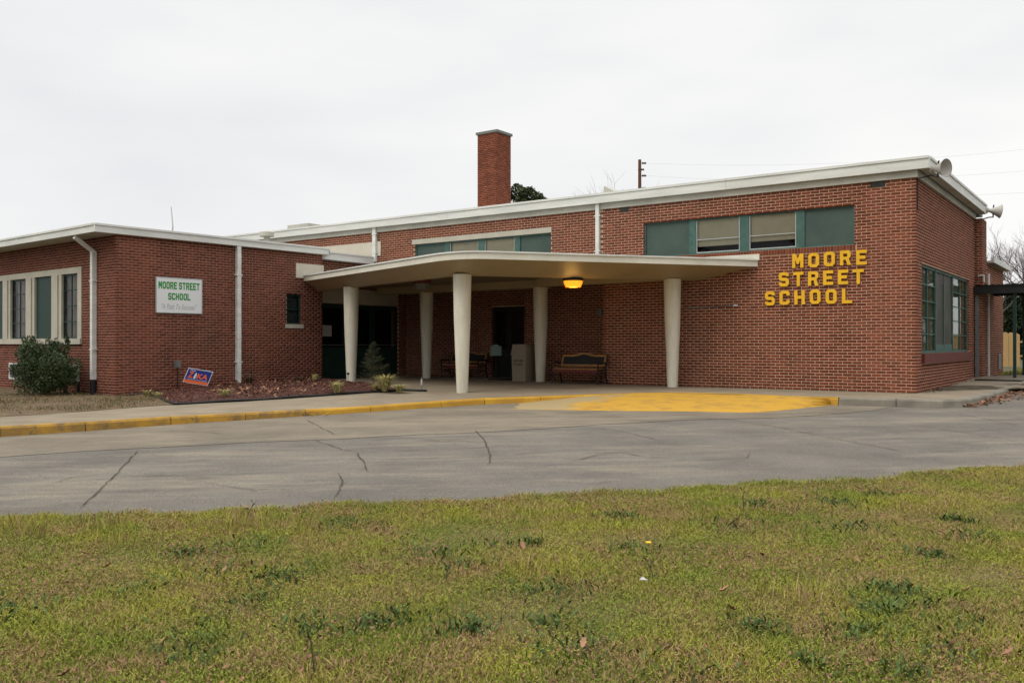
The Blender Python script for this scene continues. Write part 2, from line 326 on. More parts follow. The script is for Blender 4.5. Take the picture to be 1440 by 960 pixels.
# ------------------------------------------------------------------ bricks
BL, BH, JT = .2032, .0677, .0135
def wall_cells(s0, s1, z0, z1, holes):
    xs = sorted({s0, s1, *[max(s0, min(s1, h[0])) for h in holes], *[max(s0, min(s1, h[1])) for h in holes]})
    zs = sorted({z0, z1, *[max(z0, min(z1, h[2])) for h in holes], *[max(z0, min(z1, h[3])) for h in holes]})
    for i in range(len(xs) - 1):
        for j in range(len(zs) - 1):
            cx, cz = (xs[i] + xs[i + 1]) / 2, (zs[j] + zs[j + 1]) / 2
            if not any(h[0] < cx < h[1] and h[2] < cz < h[3] for h in holes): yield xs[i], xs[i + 1], zs[j], zs[j + 1]
class Wall:
    """s runs along a from origin o, n is outward normal"""
    def __init__(w, o, a, n, s0, s1, z0, z1, holes=(), zbase=0., shift=False, reveal=.12, courses=None):
        w.o, w.a, w.n = Vector(o), Vector(a), Vector(n); w.s0, w.s1, w.z0, w.z1 = s0, s1, z0, z1; w.holes = list(holes); w.reveal = reveal; w.shift = shift; w.zb = zbase; w.bricks = []
    def P(w, s, z, d=0): p = w.o + w.a * s + w.n * d; return (p.x, p.y, z)
    def mortar(w, mb):
        for a, b, c, d in wall_cells(w.s0, w.s1, w.z0, w.z1, w.holes): mb.quad(w.P(a, c), w.P(b, c), w.P(b, d), w.P(a, d))
        for h in w.holes:
            r = -w.reveal
            a, b, c, d = max(h[0], w.s0), min(h[1], w.s1), max(h[2], w.z0), min(h[3], w.z1)
            e = .004
            mb.quad(w.P(a - e, c), w.P(a - e, d), w.P(a - e, d, r), w.P(a - e, c, r)); mb.quad(w.P(b + e, c), w.P(b + e, d), w.P(b + e, d, r), w.P(b + e, c, r))
            mb.quad(w.P(a, d + e), w.P(b, d + e), w.P(b, d + e, r), w.P(a, d + e, r)); mb.quad(w.P(a, c - e), w.P(b, c - e), w.P(b, c - e, r), w.P(a, c - e, r))
    def lay(w, skip=()):
        res = []
        blk = w.holes + list(skip)
        k0 = int(math.floor((w.z0 - w.zb) / BH)); k1 = int(math.ceil((w.z1 - w.zb) / BH))
        for k in range(k0, k1):
            z0 = w.zb + k * BH; z1 = z0 + BH - JT
            if z0 < w.z0 - .03 or z1 > w.z1 + .02: continue
            odd = (k + (1 if w.shift else 0)) % 2
            st = w.s0 + (BL / 2 if odd else 0)
            if odd and not w.shift is None: pass
            n = int(math.ceil((w.s1 - st) / BL))
            segs = [(st + i * BL, min(st + (i + 1) * BL - JT, w.s1)) for i in range(n)]
            for a, b in segs:
                if b - a < .03: continue
                if w.rank and abs(a - w.s0) < 1e-6: a -= .0035
                parts = [(a, b)]
                zc = (z0 + z1) / 2
                for h in blk:
                    if h[2] < zc < h[3]:
                        np_ = []
                        for (c, d) in parts:
                            if d <= h[0] or c >= h[1]: np_.append((c, d)); continue
                            if c < h[0]: np_.append((c, min(d, h[0])))
                            if d > h[1]: np_.append((max(c, h[1]), d))
                        parts = np_
                for c, d in parts:
                    if d - c > .025: res.append((w, c, d, z0, z1, abs((d - c) - (BL - JT)) < 1e-4))
        return res
def brick_box(mb_v, mb_f, w, a, b, z0, z1, proud, depth=.09):
    j = len(mb_v)
    for s, z in ((a, z0), (b, z0), (b, z1), (a, z1)): mb_v.append(w.P(s, z, proud))
    for s, z in ((a, z0), (b, z0), (b, z1), (a, z1)): mb_v.append(w.P(s, z, -depth))
    mb_f += [(j, j+1, j+2, j+3), (j, j+4, j+5, j+1), (j+1, j+5, j+6, j+2), (j+2, j+6, j+7, j+3), (j+3, j+7, j+4, j)]
def lay_bricks(walls, parent, m, singles=300, local=False, skipmap=None, name='brick'):
    off = Vector(ORG[parent.name]); allb = []
    for w in walls: allb += w.lay(getattr(w, 'skip', ()))
    rot = Matrix.Rotation(parent.rotation_euler.z, 3, 'Z')
    def big(t):
        w, a, b, z0, z1, full = t
        p = [Vector(w.P(s, z0)) for s in (a, b)]
        if local: p = [rot @ q + parent.location for q in p]
        q = [scr(*v) for v in p]
        if q[0][2] < 1: return 0
        xs = abs(q[0][0] - q[1][0]); cx = (q[0][0] + q[1][0]) / 2; y = q[0][1]
        if not (0 < cx < 1440 and 0 < y < 960) or w.n.dot(Vector((0, 0, 0)) - (w.o if not local else Vector(w.o) + rot.inverted() @ parent.location)) < 0: return 0
        return xs * (z1 - z0) / q[0][2]
    if singles:
        full = [t for t in allb if t[5] and t[0].rank]
        full.sort(key=big, reverse=True); sel = set(map(id, full[:singles])); chosen = full[:singles]
        pd = {}
        for t in chosen:
            w = t[0]; key = tuple(w.a)
            if key not in pd:
                v, f = [], []; W0 = Wall((0, 0, 0), w.a, w.n, 0, 1, 0, 1); brick_box(v, f, W0, 0, BL - JT, 0, BH - JT, .0035)
                me = bpy.data.meshes.new('brick'); me.from_pydata(v, [], f); me.materials.append(m); pd[key] = me
            o = bpy.data.objects.new(name, pd[key]); C.objects.link(o); o.parent = parent
            o.location = Vector(w.P(t[1], t[3], random.uniform(-.001, .001))) - off
    else: sel = set()
    v, f = [], []
    for t in allb:
        if id(t) in sel: continue
        brick_box(v, f, t[0], t[1], t[2], t[3], t[4], .0035 + random.uniform(-.0012, .0012))
    V = np.array(v) - np.array(off); return bulk(name + 's', V, np.array(f), m, parent)
def mkwall(*a, rank=True, skip=(), **k):
    w = Wall(*a, **k); w.rank = rank; w.skip = skip; return w

# ------------------------------------------------------------------ MAIN WING
WY, EX = 20.28, -4.01         # front wall plane (faces -Y), east wall plane (faces +X)
main = thing('school_main_wing', 'tall flat-roofed red brick school wing with yellow lettering and brick chimney', 'building', (EX, WY, 0))
X = (1, 0, 0); NX = (-1, 0, 0); Y = (0, 1, 0); NY = (0, -1, 0); Z = (0, 0, 1)
RECX, RECY = -11.66, 21.3      # under the canopy the wall steps back
W2 = (-10.47, -5.27, 3.25, 4.14); W1 = (-18.33, -13.3, 3.25, 4.11)
def h(a): return (EX - a[1], EX - a[0], a[2], a[3])    # X extent -> s measured leftwards from the corner
vents = [(-11.15, -10.9, 4.46, 4.60), (-4.93, -4.62, 4.46, 4.60)]
front = mkwall((EX, WY, 0), NX, NY, 0, EX - RECX, -.3, 4.62, [h(W2)] + [h(v) for v in vents], skip=[h((W2[0], W2[1], 3.13, 3.25))])
upper = mkwall((EX, WY, 0), NX, NY, EX - RECX, 30, 2.9, 4.62, [h(W1)], rank=False, skip=[h((-20.05, -13.25, 4.10, 4.27)) if False else h((-18.42, -13.28, 4.10, 4.27))])
EW = (20.88 - WY, 27.2 - WY, .84, 2.82)
east = mkwall((EX, WY, 0), Y, X, 0, 28.1 - WY, -.3, 4.62, [EW], shift=True, skip=[(EW[0] - .03, EW[1] + .12, .62, .84)])
R2X, R2Y = -14.9, 22.0
jamb = mkwall((RECX, RECY, 0), NY, NX, 0, RECY - WY, -.1, 2.9, rank=False); jamb2 = mkwall((R2X, R2Y, 0), NY, NX, 0, R2Y - RECY, -.1, 2.9, rank=False)
recess = mkwall((RECX, RECY, 0), NX, NY, 0, RECX - R2X, -.1, 2.9, rank=False); recess2 = mkwall((R2X, R2Y, 0), NX, NY, 0, 5.5, -.1, 2.9, [(.5, 1.75, -.1, 2.2)], rank=False)
DX = -20.28
PX = EX + .2
pier_f = mkwall((PX, 28.1, 0), NX, NY, 0, .2, -.3, 4.62, rank=True); pier_s = mkwall((PX, 28.1, 0), Y, X, 0, .8, -.3, 4.62, rank=True, shift=True)
door_side = mkwall((DX, 17.9, 0), Y, X, 0, R2Y - 17.9, -.1, 3.62, [(.25, 3.75, -.1, 2.77)], rank=False)
mb = MB()
for w_ in (front, upper, east, pier_f, pier_s, jamb, recess, jamb2, recess2, door_side): w_.mortar(mb)
# closing walls (rear and far end) and floor slab of the volume
mb.quad((-34, 28.88, -.3), (EX, 28.88, -.3), (EX, 28.88, 4.7), (-34, 28.88, 4.7)); mb.quad((-34, WY, -.3), (-34, 28.88, -.3), (-34, 28.88, 4.7), (-34, WY, 4.7))
pass
mb.build('wall', M['mortar'], main)
lay_bricks([front, upper, east, pier_f, pier_s, jamb, recess, jamb2, recess2, door_side], main, M['brick'])
# rowlock sill course under the right-hand window band: bricks on end
mb = MB(); s = W2[0] - .05; rl = []
while s < W2[1] + .03:
    b = MB().box(s, s + .057, WY - .018, WY + .08, 3.13, 3.245); rl.append(b); s += .0677
for i, b in enumerate(rl): b.build('sill_brick', M['brick'], main)
MB().box(W2[0] - .06, W2[1] + .05, WY - .006, WY + .09, 3.128, 3.24).build('sill_mortar', M['mortar'], main)
# roof, fascia, frieze
MB().box(-34, EX + .1, WY - .05, 28.92, 4.745, 4.93).build('roof', M['grille'], main)
mb = MB(); mb.box(-34, EX + .045, WY - .045, WY + .06, 4.60, 4.745); mb.build('front_frieze', M['frieze'], main)
mb = MB(); mb.box(EX - .06, EX + .047, WY + .061, 28.098, 4.60, 4.743); mb.build('side_frieze', M['frieze'], main)
mb = MB(); mb.box(EX + .048, EX + .26, WY - .12, 28.3, 4.747, 4.775); mb.build('side_soffit', M['frieze'], main)
xs = [EX + .285, -8.2, -12.6, -16.9, -21.2, -25.5, -34]
for i in range(len(xs) - 1):   # metal fascia in lengths, with lapped joints
    mb = MB(); o_ = .0015 * (i % 2)
    mb.box(xs[i + 1] + .004, xs[i], WY - .155 - o_, WY - .05, 4.75, 4.955); mb.box(xs[i + 1] + .004, xs[i], WY - .18 - o_, WY - .052, 4.956, 5.01); mb.build('fascia_board', M['white'], main)
ys = [WY - .049, 22.9, 25.6, 28.3]
for i in range(3):
    mb = MB(); mb.box(EX + .262, EX + .285, ys[i], ys[i + 1] - .004, 4.75, 4.955); mb.box(EX + .2, EX + .31, ys[i], ys[i + 1] - .004, 4.956, 5.01); mb.build('fascia_board', M['white'], main)
mb = MB(); mb.box(-34, EX + .2, WY - .04, 28.9, 4.94, 4.975); mb.build('roof_surface', M['field'], main)
for v in vents:
    mb = MB(); mb.box(v[0] + .005, v[1] - .005, WY + .03, WY + .05, v[2], v[3]); o_ = mb.build('vent', M['grille'], main)
    for k in range(5):
        z_ = v[2] + .012 + k * .026; MB().add([(v[0] + .01, WY + .03, z_), (v[1] - .01, WY + .03, z_), (v[1] - .01, WY + .002, z_ + .016), (v[0] + .01, WY + .002, z_ + .016)], [(0, 1, 2, 3)]).build('louvre', M['grille'], o_)

def strip_window(x0, x1, z0, z1, yy):
    k = lambda f: x0 + (x1 - x0) * f
    pan = [(0.008, .236), (.786, .992)]; glz = [(.272, .488), (.532, .748)]
    fr = MB(); yb = yy + .075
    for a, b in ((0, .008), (.236, .272), (.488, .532), (.748, .786), (.992, 1)): fr.box(k(a), k(b), yb - .03, yb + .04, z0 + .001, z1 - .001)
    for a, b in pan + glz:
        fr.box(k(a) + .001, k(b) - .001, yb - .025, yb + .035, z0 + .002, z0 + .035); fr.box(k(a) + .001, k(b) - .001, yb - .025, yb + .035, z1 - .04, z1 - .002)
    f_ = fr.build('window', M['green'], main)
    for a, b in pan:
        MB().box(k(a) + .003, k(b) - .003, yb + .0, yb + .012, z0 + .036, z1 - .041).build('window_panel', M['greenpanel'], f_)
    for a, b in glz:
        A, B = k(a) + .003, k(b) - .003
        s_ = MB(); s_.box(A, A + .022, yb - .012, yb + .01, z0 + .036, z1 - .041); s_.box(B - .022, B, yb - .012, yb + .01, z0 + .036, z1 - .041)
        s_.box(A + .0225, B - .0225, yb - .011, yb + .009, z0 + .036, z0 + .062); zm = z0 + .40 * (z1 - z0); s_.box(A + .0225, B - .0225, yb - .011, yb + .009, zm, zm + .018)
        s_.build('sash', M['alu'], f_)
        MB().quad((A + .02, yb + .004, z0 + .06), (B - .02, yb + .004, z0 + .06), (B - .02, yb + .004, z1 - .042), (A + .02, yb + .004, z1 - .042)).build('pane', M['glass'], f_)
        zb = z0 + .23 * (z1 - z0) + random.uniform(-.01, .03)
        n = 9; vs = []
        for i in range(n + 1):
            for zz in (zb, z1 - .04): vs.append((A + (B - A) * i / n, yb + .05 + .006 * math.sin(i * 2.3 + A), zz))
        MB().add(vs, [(2 * i, 2 * i + 2, 2 * i + 3, 2 * i + 1) for i in range(n)]).build('roller_blind', M['blind'], f_)
    MB().box(x0, x1, yb + .3, yb + .31, z0 - .05, z1).build('room_dark', M['dark'], f_)
strip_window(*W2, WY); strip_window(*W1, WY)
MB().box(-18.42, -13.28, WY - .02, WY + .09, 4.112, 4.262).build('lintel', M['limestone'], main)

# east window: painted steel grid, two dark centre lights, red painted sill
def east_window():
    x0 = EX - .09; y0, y1, z0, z1 = 20.88, 27.2, .84, 2.82
    secs = [(20.88, 22.75, 'g'), (22.75, 24.98, 'd'), (24.98, 27.2, 'g')]
    fr = MB()
    for yy in (20.88, 22.72, 24.95, 27.14): fr.box(x0 - .03, x0 + .04, yy + .001, yy + .06, z0, z1 - .001)
    for a, b, k in secs: fr.box(x0 - .028, x0 + .036, a + .062, b - .002 if b > 27 - 3 and b < 27 else b - .07, z0 + .001, z0 + .06); fr.box(x0 - .028, x0 + .036, a + .062, b - .07, z1 - .06, z1 - .002)
    f_ = fr.build('window', M['green'], main)
    for a, b, k in secs:
        A, B = a + .063, b - .035
        if k == 'g':
            g = MB(); m_ = (A + B) / 2
            g.box(x0 - .012, x0 + .03, m_ - .02, m_ + .02, z0 + .061, z1 - .061)
            for i in range(1, 5):
                zz = z0 + .06 + (z1 - z0 - .12) * i / 5 - .012
                for c, d in ((A, m_ - .021), (m_ + .021, B)): g.box(x0 - .01, x0 + .028, c, d, zz, zz + .024)
            g.build('glazing_bars', M['green'], f_)
            for i in range(5):
                for c, d in ((A, m_ - .02), (m_ + .02, B)):
                    za = z0 + .06 + (z1 - z0 - .12) * i / 5 + .012; zb = z0 + .06 + (z1 - z0 - .12) * (i + 1) / 5 - .012
                    e = random.uniform(-.003, .003)
                    MB().quad((x0 + .008, c, za), (x0 + .008 + e, d, za), (x0 + .008 + e, d, zb), (x0 + .008, c, zb)).build('pane', M['glass'], f_)
            for c, d in ((A, A + .3), (A + .36, A + 1.2), (B - .62, B)):
                n = 14; vs = []
                for i in range(n + 1):
                    for zz in (z0 + .07, z1 - .07): vs.append((x0 - .045 + .018 * math.sin(i * 1.9), c + (d - c) * i / n, zz))
                MB().add(vs, [(2 * i, 2 * i + 2, 2 * i + 3, 2 * i + 1) for i in range(n)]).build('curtain', M['drape'], f_)
        else:
            m_ = (A + B) / 2
            MB().box(x0 - .012, x0 + .03, m_ - .03, m_ + .03, z0 + .061, z1 - .3).build('glazing_bars', M['green'], f_)
            for c, d in ((A, m_ - .031), (m_ + .031, B)):
                MB().box(x0 - .01, x0 + .004, c, d, z0 + .061, z1 - .062).build('dark_panel', M['screen'], f_)
            MB().box(x0 + .005, x0 + .02, A, B, z0 + .061, z0 + .2).build('kick_panel', M['green'], f_)
    MB().box(x0 - .5, x0 - .49, y0, y1, z0, z1).build('room_dark', M['dark'], f_)
    MB().box(EX - .1, EX + .07, 20.85, 27.32, .622, .838).build('window_sill', M['rust'], main)
east_window()
# door at the far end of the east wall
MB().box(EX + .03, EX + .12, 28.0, 28.09, -.05, 2.45).build('drain_pipe', M['grey'], main)
# downpipes on the front wall
def pipe_box(parent, x, yy, z0, z1, wd=.105, name='downpipe'):
    m = MB(); m.box(x - wd / 2, x + wd / 2, yy - .10, yy - .012, z0, z1); p = m.build(name, M['white'], parent)
    for zz in (z0 + (z1 - z0) * .25, z0 + (z1 - z0) * .8): MB().box(x - wd / 2 - .035, x + wd / 2 + .035, yy - .104, yy - .008, zz, zz + .03).build('strap', M['white'], p)
    return p
pipe_box(main, -11.79, WY, 3.06, 4.75); pipe_box(main, -19.98, WY, 3.66, 4.75, .14)
# pale flashing board above the low link roof
MB().box(-26, -19.75, WY - .03, WY - .008, 3.85, 4.30).build('flashing_board', M['stucco'], main)
MB().box(-16.9, -7.42, WY - .04, WY - .01, 3.02, 3.17).build('flashing_board', M['canopy_edge'], main)
# conduit on wall, small boxes
m = MB(); m.tube([(-9.3, WY - .02, 1.93), (-8.05, WY - .02, 1.97)], .012, 6); m.build('wall_conduit', M['grille'], main)
MB().box(-8.06, -7.96, WY - .035, WY - .008, 1.955, 1.99).build('conduit_end', M['bottlewhite'], main)
MB().box(-12.4, -12.25, RECY - .07, RECY - .01, 1.85, 2.0).build('switch_box', M['grille'], main)
# entrance doors in the dark corner under the canopy
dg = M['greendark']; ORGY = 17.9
dpan = MB().box(DX - .1, DX - .04, 18.15, 21.65, 2.3, 2.81).build('transom_panel', M['stucco'], main)
for i, (a, b) in enumerate(((18.17, 19.3), (19.33, 20.46), (20.49, 21.64))):
    d_ = MB(); d_.box(DX - .1, DX - .055, a, a + .1, 0, 2.28); d_.box(DX - .1, DX - .055, b - .1, b, 0, 2.28); d_.box(DX - .1, DX - .056, a + .101, b - .101, 0, .95); d_.box(DX - .1, DX - .056, a + .101, b - .101, 2.15, 2.28)
    d_ = d_.build('door', dg, main)
    MB().quad((DX - .08, a + .1, .95), (DX - .08, b - .1, .95), (DX - .08, b - .1, 2.15), (DX - .08, a + .1, 2.15)).build('pane', M['glass'], d_)
    MB().tube([(DX - .02, a + .14, 1.02), (DX - .02, b - .14, 1.02)], .014, 6).build('handle', M['grille'], d_)
    if i == 0: MB().box(DX - .055, DX - .05, 18.35, 18.72, 1.28, 1.62).build('notice', M['paper'], d_)
for a, b in ((-16.64, -16.03), (-16.02, -15.41)):
    d_ = MB(); d_.box(a, a + .09, R2Y + .05, R2Y + .09, 0, 2.19); d_.box(b - .09, b, R2Y + .05, R2Y + .09, 0, 2.19); d_.box(a + .091, b - .091, R2Y + .051, R2Y + .089, 0, .9); d_.box(a + .091, b - .091, R2Y + .051, R2Y + .089, 2.06, 2.19)
    d_ = d_.build('door', M['black'], main); MB().quad((a + .09, R2Y + .07, .9), (b - .09, R2Y + .07, .9), (b - .09, R2Y + .07, 2.06), (a + .09, R2Y + .07, 2.06)).build('pane', M['glass'], d_)
MB().box(-17, -15, R2Y + .6, R2Y + .62, 0, 2.3).build('room_dark', M['dark'], main)
MB().box(DX - .6, DX - .58, 18, 21.9, 0, 2.3).build('room_dark', M['dark'], main)
# low link roof between the wings
MB().box(-26, DX + .18, 17.75, WY - .06, 3.58, 3.66).build('link_roof', M['field'], main)
m = MB(); m.box(DX + .18, DX + .28, 17.9, WY - .03, 3.59, 3.78); m.box(DX + .16, DX + .30, 17.9, WY - .03, 3.785, 3.83); m.build('fascia_board', M['white'], main)
# chimney
CX0, CX1, CY0, CY1, CT = -20.05, -19.17, 25.63, 26.5, 8.74
ch = MB().box(CX0 + .01, CX1 - .01, CY0 + .01, CY1 - .01, 4.9, CT).build('chimney', M['mortar_far'], main)
cw = [mkwall((CX1, CY0, 0), NX, NY, 0, CX1 - CX0, 4.95, CT, rank=False), mkwall((CX1, CY0, 0), Y, X, 0, CY1 - CY0, 4.95, CT, shift=True, rank=False),
      mkwall((CX0, CY1, 0), NY, NX, 0, CY1 - CY0, 4.95, CT, shift=True, rank=False), mkwall((CX0, CY1, 0), X, Y, 0, CX1 - CX0, 4.95, CT, rank=False)]
lay_bricks(cw, ch, M['brick_orange'], 0)
MB().box(CX0 - .05, CX1 + .05, CY0 - .05, CY1 + .05, CT + .001, CT + .09).build('chimney_cap', M['grille'], ch)
# lower rear wing with its own eave
lowm = thing('rear_brick_wing', 'low brick wing behind the covered walkway with a white sloping eave', 'building', (EX, 29, 0))
lw_ = mkwall((EX + .2, 28.905, 0), Y, X, 0, 3.6, -.2, 3.40, rank=True, shift=True)
m = MB(); lw_.mortar(m); m.quad((EX + .2, 32.5, -.2), (-8, 32.5, -.2), (-8, 32.5, 3.4), (EX + .2, 32.5, 3.4)); m.quad((-8, 28.95, -.2), (-8, 32.5, -.2), (-8, 32.5, 3.4), (-8, 28.95, 3.4)); m.build('wall', M['mortar'], lowm)
lay_bricks([lw_], lowm, M['brick'], 300)
m = MB(); m.box(-9, EX + .37, 28.93, 32.8, 3.41, 3.47); m.build('roof', M['frieze'], lowm); m = MB(); m.box(EX + .371, EX + .40, 28.93, 32.8, 3.41, 3.57); m.build('fascia_board', M['white'], lowm)
m = MB(); m.tube([(EX + .24, 29.0, .1), (EX + .24, 29.0, 3.1)], .035, 8); m.build('downpipe', M['conduit'], lowm)
m = MB(); m.tube([(EX + .10, 28.05, 2.98), (EX + .24, 28.06, 2.99), (EX + .25, 28.06, 2.8)], .025, 6); m.build('pipe_elbow', M['conduit'], lowm)
vv = MB().box(EX + .207, EX + .23, 31.2, 31.8, .25, .75).build('vent', M['grille'], lowm)
# rooftop items
def roof_box(px, w_, z0, z1, dep, nm, lab, cat, depth=.4, slope=0):
    p = atD(px, 300, dep); t = thing(nm, lab, cat, (p[0], p[1], z0))
    m = MB(); x, y = p[0], p[1]
    m.add([(x, y, z0), (x + w_, y, z0), (x + w_, y + depth, z0), (x, y + depth, z0), (x, y, z1), (x + w_, y, z1 - slope), (x + w_, y + depth, z1 - slope), (x, y + depth, z1)], [(0, 3, 2, 1), (4, 5, 6, 7), (0, 1, 5, 4), (1, 2, 6, 5), (2, 3, 7, 6), (3, 0, 4, 7)])
    m.build('hood', M['frieze'], t); MB().box(x + .05, x + w_ - .05, y + .05, y + depth - .05, z0 - .25, z0 - .001).build('curb_base', M['frieze'], t)
    return t
roof_box(849, .95, 4.97, 5.80, 26.5, 'roof_hood', 'small pale metal hood on the main roof left of the utility pole', 'roof vent', .8, .55)
roof_box(404, 1.1, 5.0, 5.28, 31.5, 'roof_hatch', 'flat pale box at the far left end of the main roof', 'roof hatch', .8)
p = atD(375, 332, 29.5); t = thing('roof_vent', 'mushroom vent on the low roof at the left end of the main wing', 'roof vent', (p[0], p[1], 3.8))
m = MB(); m.lathe([(.1, 0), (.1, .82), (.24, .84), (.24, .98), (.15, 1.02)], (p[0], p[1], 3.8), 16); m.build('vent_cap', M['frieze'], t)

# ------------------------------------------------------------------ LEFT WING (its own slight turn)
L0 = (-20.22, 11.68, 0)
lwg = thing('school_left_wing', 'low red brick wing with white fascia and tall green and white windows', 'building', L0, R(-3), local=True)
WT = 3.69
west_open = [(1.74, 11.55, 1.04, 3.01)]
fwall = mkwall((0, 0, 0), Y, X, 0, 6.27, -.45, WT, [(4.99, 5.5, 1.62, 2.48)], zbase=-.03, shift=False, rank=True)
wwall = mkwall((0, 0, 0), NX, NY, 0, 13, -.55, WT, [(1.72, 12.3, 1.04, 3.02), (1.86, 2.95, .10, .52), (5.0, 6.06, .06, .52)], zbase=-.03, shift=True, rank=True)
rwall = mkwall((0, 6.27, 0), NX, Y, 0, 1.0, -.45, WT, zbase=-.03, shift=True, rank=False)
m = MB()
for q in (fwall, wwall, rwall): q.mortar(m)
m.quad((-13, 0, -.5), (-13, 6.3, -.5), (-13, 6.3, WT), (-13, 0, WT)); m.quad((-13, 6.3, -.5), (-1, 6.27, -.5), (-1, 6.27, WT), (-13, 6.3, WT))
m.build('wall', M['mortar_far'], lwg)
lay_bricks([fwall, wwall, rwall], lwg, M['brick_pale'], 300, local=True)
# roof with deep west eave
m = MB(); m.box(-13.5, .1, -.55, 6.5, WT + .001, WT + .03); m.build('soffit', M['frieze'], lwg)
MB().box(-13.5, .08, -.53, 6.5, WT + .031, WT + .16).build('roof', M['field'], lwg)
seg = [-.58, 1.9, 4.6, 6.42]
for i in range(3):
    m = MB(); m.box(.1, .125 + .001 * (i % 2), seg[i], seg[i + 1] - .003, WT + .01, WT + .165); m.box(.06, .15 + .001 * (i % 2), seg[i], seg[i + 1] - .003, WT + .166, WT + .215); m.build('fascia_board', M['white'], lwg)
seg = [.099, -4.2, -8.6, -13.5]
for i in range(3):
    m = MB(); m.box(seg[i + 1] + .003, seg[i], -.58, -.555, WT + .01, WT + .165); m.box(seg[i + 1] + .003, seg[i] - .04, -.605, -.53, WT + .166, WT + .215); m.build('fascia_board', M['white'], lwg)
# west window group
fr = MB()
fr.box(-12.3, -1.72, -.03, .1, 2.86, 3.015); fr.box(-12.3, -1.72, -.06, .1, 1.045, 1.19)
ops = [(-1.93, -2.82, 'w'), (-3.40, -4.42, 'p'), (-4.97, -5.98, 'w'), (-6.5, -7.5, 'p'), (-8.0, -9.0, 'w'), (-9.5, -10.5, 'p'), (-11.0, -12.0, 'w')]
prev = -1.72
for a, b, k in ops:
    fr.box(a, prev, -.028, .1, 1.191, 2.859)
    if prev < -1.8: fr.box((a + prev) / 2 - .13, (a + prev) / 2 + .13, -.06, -.029, 1.191, 2.859)
    prev = b
fr.box(-12.3, prev, -.028, .1, 1.191, 2.859)
gf = fr.build('window_surround', M['limestone'], lwg)
for a, b, k in ops:
    a, b = max(a, b), min(a, b)
    if k == 'p': MB().box(b, a, .03, .05, 1.19, 2.86).build('window_panel', M['greenpanel'] if False else M['greendark'], gf)
    else:
        g = MB(); y0, y1 = .03, .06; n = 4
        g.box(b, b + .035, y0, y1, 1.19, 2.86); g.box(a - .035, a, y0, y1, 1.19, 2.86); g.box(b + .036, a - .036, y0, y1, 1.19, 1.225); g.box(b + .036, a - .036, y0, y1, 2.81, 2.86)
        mm = (a + b) / 2; g.box(mm - .016, mm + .016, y0 + .002, y1 - .002, 1.226, 2.809)
        for i in range(1, n):
            zz = 1.2 + 1.64 * i / n
            g.box(b + .036, mm - .017, y0 + .002, y1 - .002, zz, zz + .035 if i == 1 else zz + .022); g.box(mm + .017, a - .036, y0 + .002, y1 - .002, zz, zz + .022)
        g.build('glazing_bars', M['greendark'], gf)
        for i in range(n):
            for c, d in ((b + .03, mm - .01), (mm + .01, a - .03)):
                e = random.uniform(-.004, .004)
                MB().quad((c, .045, 1.21 + 1.62 * i / n), (d, .045 + e, 1.21 + 1.62 * i / n), (d, .045 + e, 1.21 + 1.62 * (i + 1) / n), (c, .045, 1.21 + 1.62 * (i + 1) / n)).build('pane', M['glass'], gf)
        nn = 22; vs = []
        for i in range(nn + 1):
            for zz in (1.2, 2.85): vs.append((b + (a - b) * i / nn, .17 + .03 * math.sin(i * 1.7 + a), zz))
        MB().add(vs, [(2 * i, 2 * i + 2, 2 * i + 3, 2 * i + 1) for i in range(nn)]).build('curtain', M['curtain'], gf)
MB().box(-12.3, -1.72, .5, .51, 1.0, 3.0).build('room_dark', M['dark'], gf)
for a, b, c, d in ((-2.95, -1.86, .10, .52), (-6.06, -5.0, .06, .52)):
    f_ = MB(); f_.box(a + .004, a + .06, -.035, .06, c, d); f_.box(b - .06, b - .004, -.035, .06, c, d); f_.box(a + .061, b - .061, -.035, .06, c, c + .05); f_.box(a + .061, b - .061, -.035, .06, d - .05, d)
    f_ = f_.build('grille_frame', M['conduit'], lwg); MB().box(a + .06, b - .06, .07, .08, c, d).build('grille_back', M['dark'], f_)
    for k in range(9):
        z_ = c + .07 + k * .036; MB().add([(a + .061, .03, z_), (b - .061, .03, z_), (b - .061, .0, z_ + .02), (a + .061, .0, z_ + .02)], [(0, 1, 2, 3)]).build('louvre', M['grey'], f_)
# small window near the entrance
f_ = MB(); y0, y1 = 4.99, 5.5
f_.box(-.10, -.04, y0 + .002, y0 + .05, 1.622, 2.478); f_.box(-.10, -.04, y1 - .05, y1 - .002, 1.622, 2.478); f_.box(-.10, -.04, y0 + .051, y1 - .051, 1.622, 1.67); f_.box(-.10, -.04, y0 + .051, y1 - .051, 2.43, 2.478); f_.box(-.095, -.045, y0 + .051, y1 - .051, 2.03, 2.06)
f_ = f_.build('window', M['greendark'], lwg)
for c, d in ((1.67, 2.03), (2.06, 2.43)): MB().quad((-.07, y0 + .05, c), (-.07, y1 - .05, c), (-.07, y1 - .05, d), (-.07, y0 + .05, d)).build('pane', M['glass'], f_)
MB().box(-.16, -.15, y0 - .1, y1 + .1, 1.5, 2.6).build('blind', mat('window_blue_grey', (.075, .09, .095), .7, (.03, .04, .045), 5, .9), f_)
MB().box(-.08, .03, y0 - .05, y1 + .07, 1.50, 1.615).build('window_sill', M['limestone'], lwg)
MB().box(.008, .035, 5.3, 6.3, 2.96, 3.38).build('flashing_board', M['stucco'], lwg)
